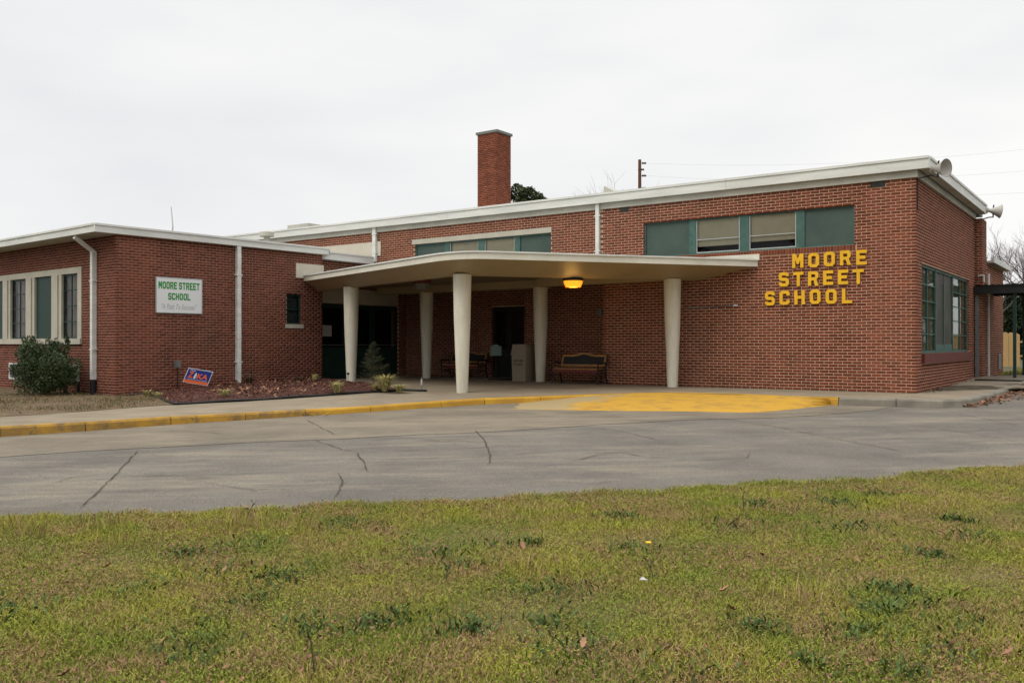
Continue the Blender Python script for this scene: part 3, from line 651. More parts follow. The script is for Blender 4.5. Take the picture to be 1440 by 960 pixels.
# downpipes
m = MB(); m.box(.012, .115, 3.30, 3.42, .08, WT + .005); dp = m.build('downpipe', M['white'], lwg)
for zz in (.55, 2.9): MB().box(.008, .119, 3.26, 3.46, zz, zz + .03).build('strap', M['white'], dp)
m = MB(); m.add([(.014, 3.31, .079), (.113, 3.31, .079), (.113, 3.41, .079), (.014, 3.41, .079), (.014, 3.35, -.02), (.16, 3.35, -.04), (.16, 3.45, -.04), (.014, 3.45, -.02)], [(0, 1, 5, 4), (1, 2, 6, 5), (2, 3, 7, 6), (3, 0, 4, 7), (4, 5, 6, 7)]); m.build('shoe', M['white'], dp)
m = MB(); pts = [(-1.0, -.05, .17), (-1.0, -.05, 3.36)]
m.box(-1.055, -.94, -.125, -.012, .17, 3.33)
m.add([(-1.055, -.125, 3.331), (-.94, -.125, 3.331), (-.94, -.012, 3.331), (-1.055, -.012, 3.331), (-1.055, -.55, 3.62), (-.94, -.55, 3.62), (-.94, -.52, 3.70), (-1.055, -.52, 3.70)], [(0, 1, 5, 4), (1, 2, 6, 5), (2, 3, 7, 6), (3, 0, 4, 7), (4, 5, 6, 7)])
dp = m.build('downpipe', M['white'], lwg)
for zz in (.9, 2.6): MB().box(-1.09, -.905, -.129, -.008, zz, zz + .03).build('strap', M['white'], dp)
MB().tube([(-1.0, -.07, .17), (-1.0, -.07, -.3)], [.075, .065], 12).build('cast_boot', M['black'], dp)
MB().tube([(-1.78, -.07, .1), (-1.78, -.07, -.3)], .035, 8).build('standpipe', M['black'], lwg)
m = MB(); m.tube([(-2.0, 2.6, WT + .2), (-1.96, 2.62, WT + .62), (-2.12, 2.66, WT + 1.2)], [.028, .02, .012], 6); o_ = m.build('roof_aerial', M['horn'], None)
o_.location = L0; o_.rotation_euler = (0, 0, R(-3)); tag(o_, 'thin crooked metal mast standing on the low left roof', 'aerial')

# ------------------------------------------------------------------ CANOPY
def cw(r, d): return (r * RT[0] + d * FW[0], r * RT[1] + d * FW[1])     # offset right / distance ahead -> site x, y
canopy = thing('entrance_canopy', 'cream flat concrete canopy on five tapered columns over the school entrance', 'canopy', (*cw(-1.1, 20.1), 0))
A_ = cw(-6.12, 25.75); Bl = cw(-1.80, 19.66); Br = cw(-.45, 18.96); Cc = cw(5.80, 20.80); Bc = cw(-1.15, 18.75)
def bez(a, b, c, n): return [tuple((1 - t) ** 2 * a[i] + 2 * t * (1 - t) * b[i] + t * t * c[i] for i in (0, 1)) for t in [k / n for k in range(n + 1)]]
edge = [A_] + bez(Bl, Bc, Br, 10) + [Cc]
# inner (beam) line, 0.75 m inside of the edge
def offset(pl, d):
    res = []
    for i, p in enumerate(pl):
        q0 = pl[max(0, i - 1)]; q1 = pl[min(len(pl) - 1, i + 1)]; dx, dy = q1[0] - q0[0], q1[1] - q0[1]; l = math.hypot(dx, dy)
        res.append((p[0] - dy / l * d, p[1] + dx / l * d))
    return res
inner = offset(edge, .72)
inner[0] = cw(-5.75, 26.1); inner[-1] = cw(4.62, 21.72)
bc = inner[5]
inner = [inner[0]] + bez(cw(-1.60, 20.50), cw(-1.28, 20.02), cw(-.85, 20.15), 10) + [inner[-1]]
ZE0, ZE1, ZB, ZC = 2.875, 3.045, 2.61, 2.82
back = [(RECX, WY - .01), (RECX, RECY - .01), (DX + .02, RECY - .01), (DX + .02, 18.0)]
backtop = [(-20.1, WY - .02), (-19.95, 17.95)]
roofpoly = edge + backtop
m = MB(); m.prism([p for p in roofpoly], [], (0, 0, ZE1 - .012), X, Y, Z, .012); m.build('roof', M['field'], canopy)
m = MB(); n = len(edge)
inn = offset(edge, .05)
for i in range(n - 1):      # fascia band with a small drip lip on top
    a, b, c, d = edge[i], edge[i + 1], inn[i], inn[i + 1]
    m.quad((*a, ZE0), (*b, ZE0), (*b, ZE1 - .03), (*a, ZE1 - .03)); m.quad((*a, ZE0), (*b, ZE0), (*d, ZE0), (*c, ZE0))
lip = offset(edge, -.03)
m.build('fascia_board', M['canopy_edge'], canopy)
m = MB()
for i in range(n - 1):
    a, b, c, d = lip[i], lip[i + 1], edge[i], edge[i + 1]
    m.quad((*a, ZE1 - .03), (*b, ZE1 - .03), (*b, ZE1 + .005), (*a, ZE1 + .005)); m.quad((*a, ZE1 - .03), (*b, ZE1 - .03), (*d, ZE1 - .03), (*c, ZE1 - .03))
    m.quad((*a, ZE1 + .005), (*b, ZE1 + .005), (*inn[i + 1], ZE1 + .005), (*inn[i], ZE1 + .005))
m.build('drip_edge', M['white'], canopy)
m = MB()
for i in range(n - 1):
    a, b, c, d = inn[i], inn[i + 1], inner[i], inner[i + 1]; m.quad((*a, ZE0 + .0005), (*b, ZE0 + .0005), (*d, ZB), (*c, ZB))
m.add([(*inn[-1], ZE0), (*inner[-1], ZB), (inner[-1][0] + .05, WY - .012, ZB), (Cc[0] - .25, WY - .012, ZE0)], [(0, 1, 2, 3)])
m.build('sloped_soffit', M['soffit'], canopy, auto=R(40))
bi = offset(inner, .16)
m = MB()
for i in range(n - 1):
    a, b, c, d = inner[i], inner[i + 1], bi[i], bi[i + 1]
    m.quad((*a, ZB), (*b, ZB), (*d, ZB), (*c, ZB)); m.quad((*c, ZB), (*d, ZB), (*d, ZC), (*c, ZC))
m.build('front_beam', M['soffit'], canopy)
ceil = [inner[0]] + inner[1:-1] + [inner[-1]] + [(-9.0, WY - .012), (RECX, WY - .012), (RECX - .01, RECY - .01), (R2X, RECY - .01), (R2X - .01, R2Y - .01), (DX + .02, R2Y - .01), (DX + .02, 17.95)]
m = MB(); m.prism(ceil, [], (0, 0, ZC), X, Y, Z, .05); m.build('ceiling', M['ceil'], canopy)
m = MB(); m.box(DX + .4, -13.5, 20.22, 20.60, ZB, ZC - .001); m.box(-13.499, -9.2, 19.86, 20.24, ZB + .001, ZC - .001); m.build('rear_beam', M['soffit'], canopy)
cols = [((-17.99, 17.29), .0), ((-12.68, 15.64), -.06), ((-9.42, 19.76), 0), ((-17.95, 20.41), 0), ((-13.74, 20.41), 0)]
for (cx, cy), zz in cols:
    k = MB(); n_ = 32; rings = [(.128, zz - .08), (.128, zz + .02), (.19, 1.6), (.212, ZB + .02)]
    k.lathe([(r_, z_) for r_, z_ in rings], (cx, cy, 0), n_); k.build('column', M['column'], canopy, auto=R(50))

# ceiling lamps
def ceiling_lamp(x, y, z, lit, lab):
    t = thing('ceiling_lamp', lab, 'lamp', (x, y, z), group='lamps under the entrance canopy')
    m = MB(); m.lathe([(.10, .06), (.24, .045), (.25, -.0), (.235, -.05)], (x, y, z), 24); m.build('housing', M['black'] if lit else M['rust'], t, auto=R(40))
    m = MB(); m.lathe([(.215, -.051), (.20, -.12), (.16, -.19), (.1, -.205)], (x, y, z), 24); m.build('diffuser', M['lamp'] if lit else M['grille'], t, auto=R(50))
    if lit:
        m = MB()
        for k in range(12):
            a = k * math.pi / 6; m.tube([(x + .235 * math.cos(a), y + .235 * math.sin(a), z - .05), (x + .175 * math.cos(a), y + .175 * math.sin(a), z - .205)], .005, 4)
        m.build('guard_rib', M['lamp'], t)
    return t
p = atD(806, 398, 21.0); ceiling_lamp(p[0], p[1], 2.60, True, 'lit amber ceiling lamp hanging under the right half of the canopy')
p = atD(594, 405, 23.8); ceiling_lamp(p[0], p[1], 2.72, False, 'unlit brown ceiling lamp under the left half of the canopy')
m = MB(); 
ld = bpy.data.lights.new('lamp_light', 'POINT'); ld.energy = 9; ld.color = (1, .55, .15); ld.shadow_soft_size = .15
p = atD(806, 398, 21.0); lo = bpy.data.objects.new('lamp_light', ld); lo.location = (p[0], p[1], 2.3); C.objects.link(lo)

# ------------------------------------------------------------------ raised lettering
GL = {
 'M': (11, [(0,0),(0,14),(3.4,14),(5.5,8.6),(7.6,14),(11,14),(11,0),(8,0),(8,8),(6.2,3.6),(4.8,3.6),(3,8),(3,0)], []),
 'O': (10.4, [(2.4,0),(8,0),(10.4,2.4),(10.4,11.6),(8,14),(2.4,14),(0,11.6),(0,2.4)], [[(3.9,3),(3.1,3.8),(3.1,10.2),(3.9,11),(6.5,11),(7.3,10.2),(7.3,3.8),(6.5,3)]]),
 'R': (10.2, [(0,0),(0,14),(8,14),(10,12),(10,8.2),(8.2,6.1),(10.2,0),(7,0),(5.4,5.2),(3.1,5.2),(3.1,0)], [[(3.1,8),(3.1,11.1),(6.4,11.1),(7,10.5),(7,8.6),(6.4,8)]]),
 'E': (9.6, [(0,0),(0,14),(9.6,14),(9.6,11),(3.1,11),(3.1,8.6),(8.4,8.6),(8.4,5.6),(3.1,5.6),(3.1,3),(9.6,3),(9.6,0)], []),
 'S': (10, [(0,2),(2,0),(8,0),(10,2),(10,6.4),(8,8.5),(3.6,8.5),(3,9.1),(3,10.4),(3.6,11),(6.6,11),(7,10.6),(7,10),(10,10),(10,12),(8,14),(2,14),(0,12),(0,7.6),(2,5.5),(6.4,5.5),(7,4.9),(7,3.6),(6.4,3),(3.4,3),(3,3.4),(3,4),(0,4)], []),
 'T': (10, [(3.5,0),(3.5,11),(0,11),(0,14),(10,14),(10,11),(6.5,11),(6.5,0)], []),
 'C': (10, [(2,0),(8,0),(10,2),(10,4.8),(7,4.8),(7,3.6),(6.4,3),(3.6,3),(3,3.6),(3,10.4),(3.6,11),(6.4,11),(7,10.4),(7,9.2),(10,9.2),(10,12),(8,14),(2,14),(0,12),(0,2)], []),
 'H': (10.2, [(0,0),(0,14),(3.1,14),(3.1,8.6),(7.1,8.6),(7.1,14),(10.2,14),(10.2,0),(7.1,0),(7.1,5.6),(3.1,5.6),(3.1,0)], []),
 'L': (9.4, [(0,0),(0,14),(3.1,14),(3.1,3),(9.4,3),(9.4,0)], [])}
sign = thing('wall_lettering', 'raised yellow block letters reading MOORE STREET SCHOOL on the brick wall', 'sign', (-6.1, WY, 2.5))
for word, x0, x1, z0 in (('MOORE', -6.64, -5.0, 2.795), ('STREET', -6.95, -5.06, 2.375), ('SCHOOL', -7.28, -5.31, 1.955)):
    tot = sum(GL[c][0] for c in word); k = .325 / 14; kx = min(k, .0255); wsum = tot * k; kx = k; gap = (x1 - x0 - wsum) / (len(word) - 1)
    x = x0
    for i, c in enumerate(word):
        wd, o_, hs = GL[c]; tilt = random.uniform(-.02, .02); zo = random.uniform(-.006, .006); ca, sa = math.cos(tilt), math.sin(tilt)
        m = MB(); m.prism([(a * k, b * k) for a, b in o_], [[(a * k, b * k) for a, b in hh] for hh in hs], (x, WY - .018, z0 + zo), (ca, 0, sa), (-sa, 0, ca), NY, .035)
        m.build('letter', M['letter'], sign); x += wd * k + gap

# ------------------------------------------------------------------ printed text
def text_mesh(name, s, m, parent, o, a, b, width, height, bold=0., shear=0., lift=.0):
    cu = bpy.data.curves.new('t', 'FONT'); cu.body = s; cu.offset = bold; cu.shear = shear; cu.resolution_u = 3
    ob = bpy.data.objects.new('t', cu); C.objects.link(ob); dg = bpy.context.evaluated_depsgraph_get(); me = bpy.data.meshes.new_from_object(ob.evaluated_get(dg))
    bpy.data.objects.remove(ob)
    P = np.array([v.co[:] for v in me.vertices]); mn, mxx = P.min(0), P.max(0)
    off = Vector(ORG[parent.name]); o, a, b = Vector(o), Vector(a), Vector(b); nrm = a.cross(b)
    for v in me.vertices:
        u = (v.co.x - mn[0]) / (mxx[0] - mn[0]) * width; q = (v.co.y - mn[1]) / (mxx[1] - mn[1]) * height
        v.co = o + a * u + b * q + nrm * lift - off
    me.name = name; me.materials.clear(); me.materials.append(m); r = bpy.data.objects.new(name, me); C.objects.link(r); r.parent = parent; return r

V_ = (math.sin(R(3)), math.cos(R(3)), 0); U_ = (math.cos(R(3)), -math.sin(R(3)), 0)
def lwp(x, y, z): return (L0[0] + U_[0] * x + V_[0] * y, L0[1] + U_[1] * x + V_[1] * y, z)
ws = thing('wall_sign', 'white rectangular sign with green MOORE STREET SCHOOL lettering on the left wing wall', 'sign', L0, R(-3), local=True)
MB().box(.012, .04, 1.02, 2.27, 1.85, 2.72).build('sign_board', M['signwhite'], ws)
m = MB(); m.box(.01, .046, 1.0, 1.02, 1.83, 2.74); m.box(.01, .046, 2.27, 2.29, 1.83, 2.74); m.box(.01, .046, 1.021, 2.269, 1.83, 1.85); m.box(.01, .046, 1.021, 2.269, 2.72, 2.74); m.build('sign_frame', M['alu'], ws)
a = (0, 1, 0); b = (0, 0, 1)
def glyphs(word, y0, y1, z0, hh):
    tot = sum(GL[c][0] if c != ' ' else 3 for c in word) + 1.6 * (len(word) - 1); kx = (y1 - y0) / tot; kz = hh / 14; y_ = y0
    for c in word:
        if c == ' ': y_ += 4.6 * kx; continue
        wd, o_, hs = GL[c]; m = MB(); m.prism([(p * kx, q_ * kz) for p, q_ in o_], [[(p * kx, q_ * kz) for p, q_ in hh_] for hh_ in hs], (.0405, y_, z0), (0, 1, 0), (0, 0, 1), (1, 0, 0), .003); m.build('letter', M['signgreen'], ws); y_ += (wd + 1.6) * kx
glyphs('MOORE STREET', 1.07, 2.21, 2.44, .185); glyphs('SCHOOL', 1.33, 1.95, 2.17, .175)
text_mesh('lettering', '"A Path To Success"', M['signgrey'], ws, (.042, 1.15, 1.93), a, b, .98, .14, .0, .35)

# yard sign (tilted)
p0 = Vector(on(286, 548, S, .05)); 
ys_ = thing('yard_sign', 'small tilted blue and orange yard sign reading ZIKA stuck in the mulch bed', 'sign', tuple(p0))
ax = Vector((RT[0], RT[1], 0)); ax = Vector((ax.x * math.cos(R(12)) - ax.y * math.sin(R(12)), ax.x * math.sin(R(12)) + ax.y * math.cos(R(12)), 0)); upv = Vector((0, 0, 1))
ca, sa = math.cos(R(-10)), math.sin(R(-10)); a1 = ax * ca + upv * sa; lean = R(-22); b1 = (upv * math.cos(lean) - ax * math.sin(lean)).normalized()
dd = (Vector((p0.x, p0.y, 0)).length); org = Vector(atD(256.7, 537, p0.x * FW[0] + p0.y * FW[1])); nn = a1.cross(b1).normalized()
W_, H_ = .60, .385
def q(u, v, l=0): return tuple(org + a1 * u + b1 * v + nn * l)
m = MB(); m.prism([(0, 0), (W_, 0), (W_, H_), (0, H_)], [], tuple(org - nn * .008), tuple(a1), tuple(b1), tuple(nn), .008); m.build('sign_board', M['bottlewhite'], ys_)
MB().quad(q(.018, .085, .003), q(W_ - .018, .085, .003), q(W_ - .018, H_ - .018, .003), q(.018, H_ - .018, .003)).build('blue_field', M['blue'], ys_)
MB().quad(q(.012, .012, .003), q(W_ - .012, .012, .003), q(W_ - .012, .082, .003), q(.012, .082, .003)).build('orange_strip', M['orange'], ys_)
MB().quad(q(.06, .105, .006), q(W_ - .05, .105, .006), q(W_ - .05, .114, .006), q(.06, .114, .006)).build('rule', M['bottlewhite'], ys_)
text_mesh('lettering', 'Z', M['orange'], ys_, q(.06, .14), a1, b1, .12, .16, .03, lift=.006)
text_mesh('lettering', 'KA', M['orange'], ys_, q(.275, .14), a1, b1, .26, .14, .03, lift=.006)
m = MB(); bt = [(0, 0), (.045, 0), (.05, .02), (.05, .10), (.036, .13), (.034, .155), (.012, .155), (.010, .13), (-.004, .10), (-.004, .02)]; m.prism([(.205 + x, .135 + y) for x, y in bt], [], tuple(org + nn * .004), tuple(a1), tuple(b1), tuple(nn), .002); m.build('bottle_print', M['bottlewhite'], ys_)
MB().quad(q(.07, .325, .006), q(.2, .325, .006), q(.2, .338, .006), q(.07, .338, .006)).build('rule', M['bottlewhite'], ys_)
m = MB(); ga = org + a1 * .15 + b1 * .2 - nn * .014; gb = org + a1 * .45 + b1 * .2 - nn * .014
m.tube([ga, ga - Vector((-.02, 0, ga.z - S(ga.x, ga.y) + .05))], .004, 5); m.tube([gb, gb - Vector((-.02, 0, gb.z - S(gb.x, gb.y) + .05))], .004, 5); m.tube([ga, gb], .004, 5); m.build('wire_stake', M['grille'], ys_)

# ------------------------------------------------------------------ horn loudspeakers
def horn(c, axis, bracket, lab):
    t = thing('horn_loudspeaker', lab, 'loudspeaker', c, group='horn loudspeakers on the east eave')
    A = Vector(axis).normalized()
    m = MB(); m.lathe([(.055, -.36), (.075, -.34), (.08, -.22), (.05, -.2), (.055, -.16), (.10, -.06), (.15, .04), (.185, .10), (.195, .11), (.175, .09), (.12, .02), (.05, -.04)], c, 28, A); m.build('horn', M['horn'], t, auto=R(50))
    m = MB(); m.tube([Vector(c) + A * -.06 + Vector((0, 0, .17)), Vector(c) + A * -.09 + Vector((0, 0, 0.02)) , Vector(c) + A * -.08 + Vector((0, 0, -.18))], .018, 8)
    m.tube([Vector(c) + A * -.08 + Vector((0, 0, -.18))] + [Vector(b_) for b_ in bracket], .016, 8); m.build('bracket', M['black'], t)
horn((EX + .50, WY + .0, 4.73), (.90, -.42, -.08), [(EX + .3, WY + .05, 4.62), (EX + .01, WY + .1, 4.58), (EX + .012, WY + .1, 3.9)], 'beige horn loudspeaker with open mouth showing, at the near roof corner')
horn((EX + .52, 28.35, 4.82), (.9, .42, -.12), [(EX + .35, 28.2, 4.64), (EX + .1, 28.09, 4.55)], 'beige horn loudspeaker seen from the side at the far end of the eave')

# ------------------------------------------------------------------ benches, bin, stand sign
def bench(c, rz, lab):
    t = thing('park_bench', lab, 'bench', c, rz, group='benches under the canopy', local=True); t.scale = (1, 1, .92)
    L_ = 1.38
    for sx in (-1, 1):
        x = sx * L_ / 2
        m = MB(); m.tube([(x, -.30, 0), (x + .0, -.27, .2), (x, -.29, .40), (x, -.05, .41), (x, .12, .40)], .022, 6); m.tube([(x, .24, 0), (x, .15, .22), (x, .12, .40), (x, .20, .62), (x, .27, .86)], .022, 6)
        m.tube([(x, -.28, .40), (x, -.31, .52), (x, -.27, .60), (x, -.05, .61), (x, .17, .60)], .02, 6); m.tube([(x, -.27, .18), (x, 0, .26), (x, .16, .2)], .014, 6)
        m.build('arm_frame', M['iron'], t)
    for k in range(4):
        y0 = -.27 + k * .10; MB().box(-L_ / 2 + .023, L_ / 2 - .023, y0, y0 + .075, .42, .445).build('seat_slat', M['wood'], t)
    # back: arched top rail, end stiles, lower rail, dark insert
    def bp(z): return .12 + (z - .40) * .33
    n = 24; xs_ = [-L_ / 2 + .03 + (L_ - .06) * i / n for i in range(n + 1)]
    arch = lambda x: .83 + .065 * max(0, math.cos(min(1, abs(x) / .34) * math.pi) * .5 + .5)
    m = MB()
    for i in range(n):
        a, b = xs_[i], xs_[i + 1]; za, zb = arch(a), arch(b); y_ = bp(.83) - .03
        m.add([(a, y_, za - .055), (b, y_, zb - .055), (b, y_, zb), (a, y_, za), (a, y_ + .03, za - .055), (b, y_ + .03, zb - .055), (b, y_ + .03, zb), (a, y_ + .03, za)], [(0, 1, 2, 3), (4, 7, 6, 5), (3, 2, 6, 7), (0, 4, 5, 1)])
    m.build('top_rail', M['wood'], t)
    MB().box(-L_ / 2 + .03, L_ / 2 - .03, bp(.54) - .03, bp(.54), .50, .555).build('lower_rail', M['wood'], t)
    for sx in (-1, 1):
        x = sx * (L_ / 2 - .05); m = MB(); m.add([(x - .02, bp(.555) - .028, .556), (x + .02, bp(.555) - .028, .556), (x + .02, bp(.78) - .028, .778), (x - .02, bp(.78) - .028, .778), (x - .02, bp(.555), .556), (x + .02, bp(.555), .556), (x + .02, bp(.78), .778), (x - .02, bp(.78), .778)], [(0, 1, 2, 3), (7, 6, 5, 4), (0, 3, 7, 4), (1, 5, 6, 2)]); m.build('stile', M['wood'], t)
    m = MB()
    for i in range(n):
        a, b = xs_[i], xs_[i + 1]; m.quad((a, bp(.55) - .008, .55), (b, bp(.55) - .008, .55), (b, bp(.8) - .012, arch(b) - .05), (a, bp(.8) - .012, arch(a) - .05))
    m.build('cast_insert', M['iron'], t)
    MB().box(-L_ / 2 + .02, L_ / 2 - .02, -.29, -.272, .33, .41).build('apron', M['rust'], t)
bench((-12.12, 19.86, 0), R(2), 'wood and black iron park bench with arched back against the brick, right of the columns')
bench((-17.2, 21.35, 0), R(4), 'wood and black iron park bench half hidden behind the nearest column')

bx, by = -14.35, 20.45
tb = thing('litter_bin', 'square tan pebbled litter bin with hooded top beside the rear column', 'litter bin', (bx, by, 0))
def frus(m, x, y, a, b, z0, z1): m.add([(x-a,y-a,z0),(x+a,y-a,z0),(x+a,y+a,z0),(x-a,y+a,z0),(x-b,y-b,z1),(x+b,y-b,z1),(x+b,y+b,z1),(x-b,y+b,z1)], [(0,3,2,1),(4,5,6,7),(0,1,5,4),(1,2,6,5),(2,3,7,6),(3,0,4,7)]); return m
frus(MB(), bx, by, .225, .24, .0, .74).build('bin_body', M['pebble'], tb)
frus(MB(), bx, by, .262, .262, .741, .775).build('rim', M['pebble'], tb)
frus(MB(), bx, by, .25, .22, .776, 1.04).build('hood', M['pebble'], tb)
MB().box(bx - .15, bx + .15, by - .252, by - .23, .80, .96).build('flap', M['pebble'], tb)
text_mesh('lettering', 'HELP KEEP', M['dark'], tb, (bx - .17, by - .243, .55), (1, 0, 0), (0, 0, 1), .33, .055, .02)
text_mesh('lettering', 'IT CLEAN', M['dark'], tb, (bx - .17, by - .243, .45), (1, 0, 0), (0, 0, 1), .30, .055, .02)
sx_, sy_ = -15.55, 20.75
ss = thing('stand_sign', 'small green notice sign on a black stand beside the litter bin', 'sign', (sx_, sy_, 0))
ac = Vector((RT[0], RT[1], 0)); nc = Vector((-FW[0], -FW[1], 0))
m = MB(); o_ = Vector((sx_, sy_, .70)) - ac * .17
m.prism([(0, 0), (.34, 0), (.34, .29), (.25, .29), (.23, .34), (.11, .34), (.09, .29), (0, .29)], [], tuple(o_), tuple(ac), (0, 0, 1), tuple(nc), .015); m.build('sign_board', M['teal'], ss)
m = MB()
for z_ in (.04, .10, .16, .22, .28):
    m.quad(*[tuple(o_ + ac * u + Vector((0, 0, z_ + v)) + nc * .019) for u, v in ((.03 + .04 * (z_ > .27), 0), (.31 - .04 * (z_ > .27), 0), (.31 - .04 * (z_ > .27), .018), (.03 + .04 * (z_ > .27), .018))])
m.build('printed_lines', M['paper'], ss)
m = MB(); m.tube([(sx_, sy_, .02), (sx_, sy_, .72)], .015, 8); m.box(sx_ - .2, sx_ + .2, sy_ - .12, sy_ + .12, .0, .025); m.build('stand', M['iron'], ss)
m = MB(); m.lathe([(.2, 0), (.2, .03), (.14, .05)], (-14.95, 20.62, .0), 20); o_ = m.build('doormat_roll', M['iron'], None)
tag(o_, 'low black round base on the floor left of the litter bin', 'base')

# ------------------------------------------------------------------ covered walkway
cwk = thing('covered_walkway', 'black metal covered walkway with corrugated roof and slim posts at the right', 'walkway cover', (-3, 28.3, 0))
x0, x1, y0, y1 = EX + .03, 9.0, 27.95, 30.3
n = 140; vs = []; fs = []
for i in range(n + 1):
    xx = x0 + (x1 - x0) * i / n; zz = 2.70 + (.022 if i % 2 else -.0)
    vs += [(xx, y0 - .12, zz), (xx, y1 + .1, zz + .05)]
    if i: j = 2 * i; fs.append((j - 2, j, j + 1, j - 1))
MB().add(vs, fs).build('roof_sheet', M['black'], cwk)
MB().box(x0, x1, y0 - .06, y0, 2.46, 2.69).build('edge_beam', M['black'], cwk); MB().box(x0, x1, y1, y1 + .06, 2.5, 2.72).build('edge_beam', M['black'], cwk)
for i, xx in enumerate((-3.0, 1.2, 5.2)):
    for k, yy in enumerate((y0 + .02, y1 - .05)):
        zz = S(xx, yy) - .25; MB().box(xx - .04, xx + .04, yy, yy + .08, zz, 2.5).build('post', M['greendark'], cwk)
mt = MB().box(EX + .25, EX + 1.35, 26.3, 27.0, S(-3.5, 26.6) + .004, S(-3.5, 26.6) + .022).build('doormat', M['black'], None)
mt.rotation_euler = (math.atan(.025), 0, 0); tag(mt, 'narrow black rubber mat lying on the walk below the east window', 'mat')
mt.rotation_euler = (0, 0, 0)
# picket fence
fn = thing('picket_fence', 'tall unpainted wooden picket fence with rounded tops beyond the walkway', 'fence', (0, 41, 0))
for i in range(26):
    p = atD(1413.5 + i * 8.2, 515, 37.0 + i * .05)
    xx, yy = p[0], p[1]; ht = random.uniform(1.36, 1.46); wd = .115
    if i in (3, 4, 5): continue
    m = MB(); prof = [(-wd, 0), (wd, 0), (wd, ht - .06), (wd * .6, ht - .01), (0, ht + .01), (-wd * .6, ht - .01), (-wd, ht - .06)]
    m.prism(prof, [], (xx, yy, .1), (RT[0], RT[1], 0), (0, 0, 1), (-FW[0], -FW[1], 0), .02); m.build('picket', M['picket'], fn)
p = atD(1411, 515, 37.1); p2 = atD(1620, 515, 38.4)
for z_ in (.5, 1.1): MB().add([(p[0], p[1] + .03, z_), (p2[0], p2[1] + .03, z_), (p2[0], p2[1] + .03, z_ + .08), (p[0], p[1] + .03, z_ + .08)], [(0, 1, 2, 3)]).build('rail', M['picket'], fn)

# ------------------------------------------------------------------ GROUND
def zat(px, py, d): return EYE + (HZ - py) / FPX * d
# outer top edge of the kerb, left to right (sighted, then held in site coordinates)
kerb_px = [(-420, 618), (-200, 609), (-60, 603), (0, 600), (120, 593.5), (240, 586), (345, 580.7), (430, 576), (480, 573.7), (560, 568.3), (620, 564), (681, 560), (760, 557.3), (820, 555.2), (878, 553.3), (960, 552), (1040, 554), (1109, 557), (1179, 559), (1260, 561), (1325, 562.3), (1352, 561.5), (1372, 558.5), (1395, 553), (1424, 544.5), (1438, 539.5)]
K = [on(a, b, S)[:2] for a, b in kerb_px]
K += [(K[-1][0] + 2.0, K[-1][1] + .15), (K[-1][0] + 9, K[-1][1] + .3)]
def resample(pl, step):
    res = [pl[0]]; 
    for a, b in zip(pl, pl[1:]):
        n = max(1, int(math.dist(a, b) / step))
        for i in range(1, n + 1): res.append((a[0] + (b[0] - a[0]) * i / n, a[1] + (b[1] - a[1]) * i / n))
    return res
def poly_offset(pl, d):
    res = []
    for i, p in enumerate(pl):
        q0 = pl[max(0, i - 1)]; q1 = pl[min(len(pl) - 1, i + 1)]; dx, dy = q1[0] - q0[0], q1[1] - q0[1]; l = math.hypot(dx, dy) or 1
        res.append((p[0] - dy / l * d, p[1] + dx / l * d))
    return res
Kd = resample(K, .5); Kc = poly_offset(Kd, .16); Kin = poly_offset(Kd, .55)
Kx = np.array(Kd)
def side(x, y):  # >0 on the building side of the kerb line
    d = (Kx[:, 0] - x) ** 2 + (Kx[:, 1] - y) ** 2; i = int(d.argmin()); i = min(max(i, 1), len(Kx) - 2)
    t = Kx[i + 1] - Kx[i - 1]; v = (x - Kx[i][0], y - Kx[i][1]); return (t[0] * v[1] - t[1] * v[0]) / math.hypot(*t)
# terrain sheet to the horizon
gx = sorted(set([-1500, -700, -300, -140, -80, -55] + [round(-42 + i * .6, 2) for i in range(110)] + [26, 32, 45, 80, 150, 400, 900, 1800]))
gy = sorted(set([-1500, -600, -200, -80, -40, -20, -12] + [round(-8 + i * .6, 2) for i in range(95)] + [52, 60, 80, 130, 260, 600, 1800]))
vs = []; fs = []
for j, y in enumerate(gy):
    for i, x in enumerate(gx):
        s_ = side(x, y) if -40 < x < 24 and -8 < y < 48 else (1 if y > 10 else -1)
        if s_ > .5: z = S(x, y) - .07
        else: z = G(x, y) - .10
        if abs(x) > 60 or abs(y) > 60: z = -.15
        vs.append((x, y, z))
        if i and j: a = j * len(gx) + i; fs.append((a - len(gx) - 1, a - len(gx), a, a - 1))
MB().add(vs, fs).build('ground', M['dirt'], kind='structure')

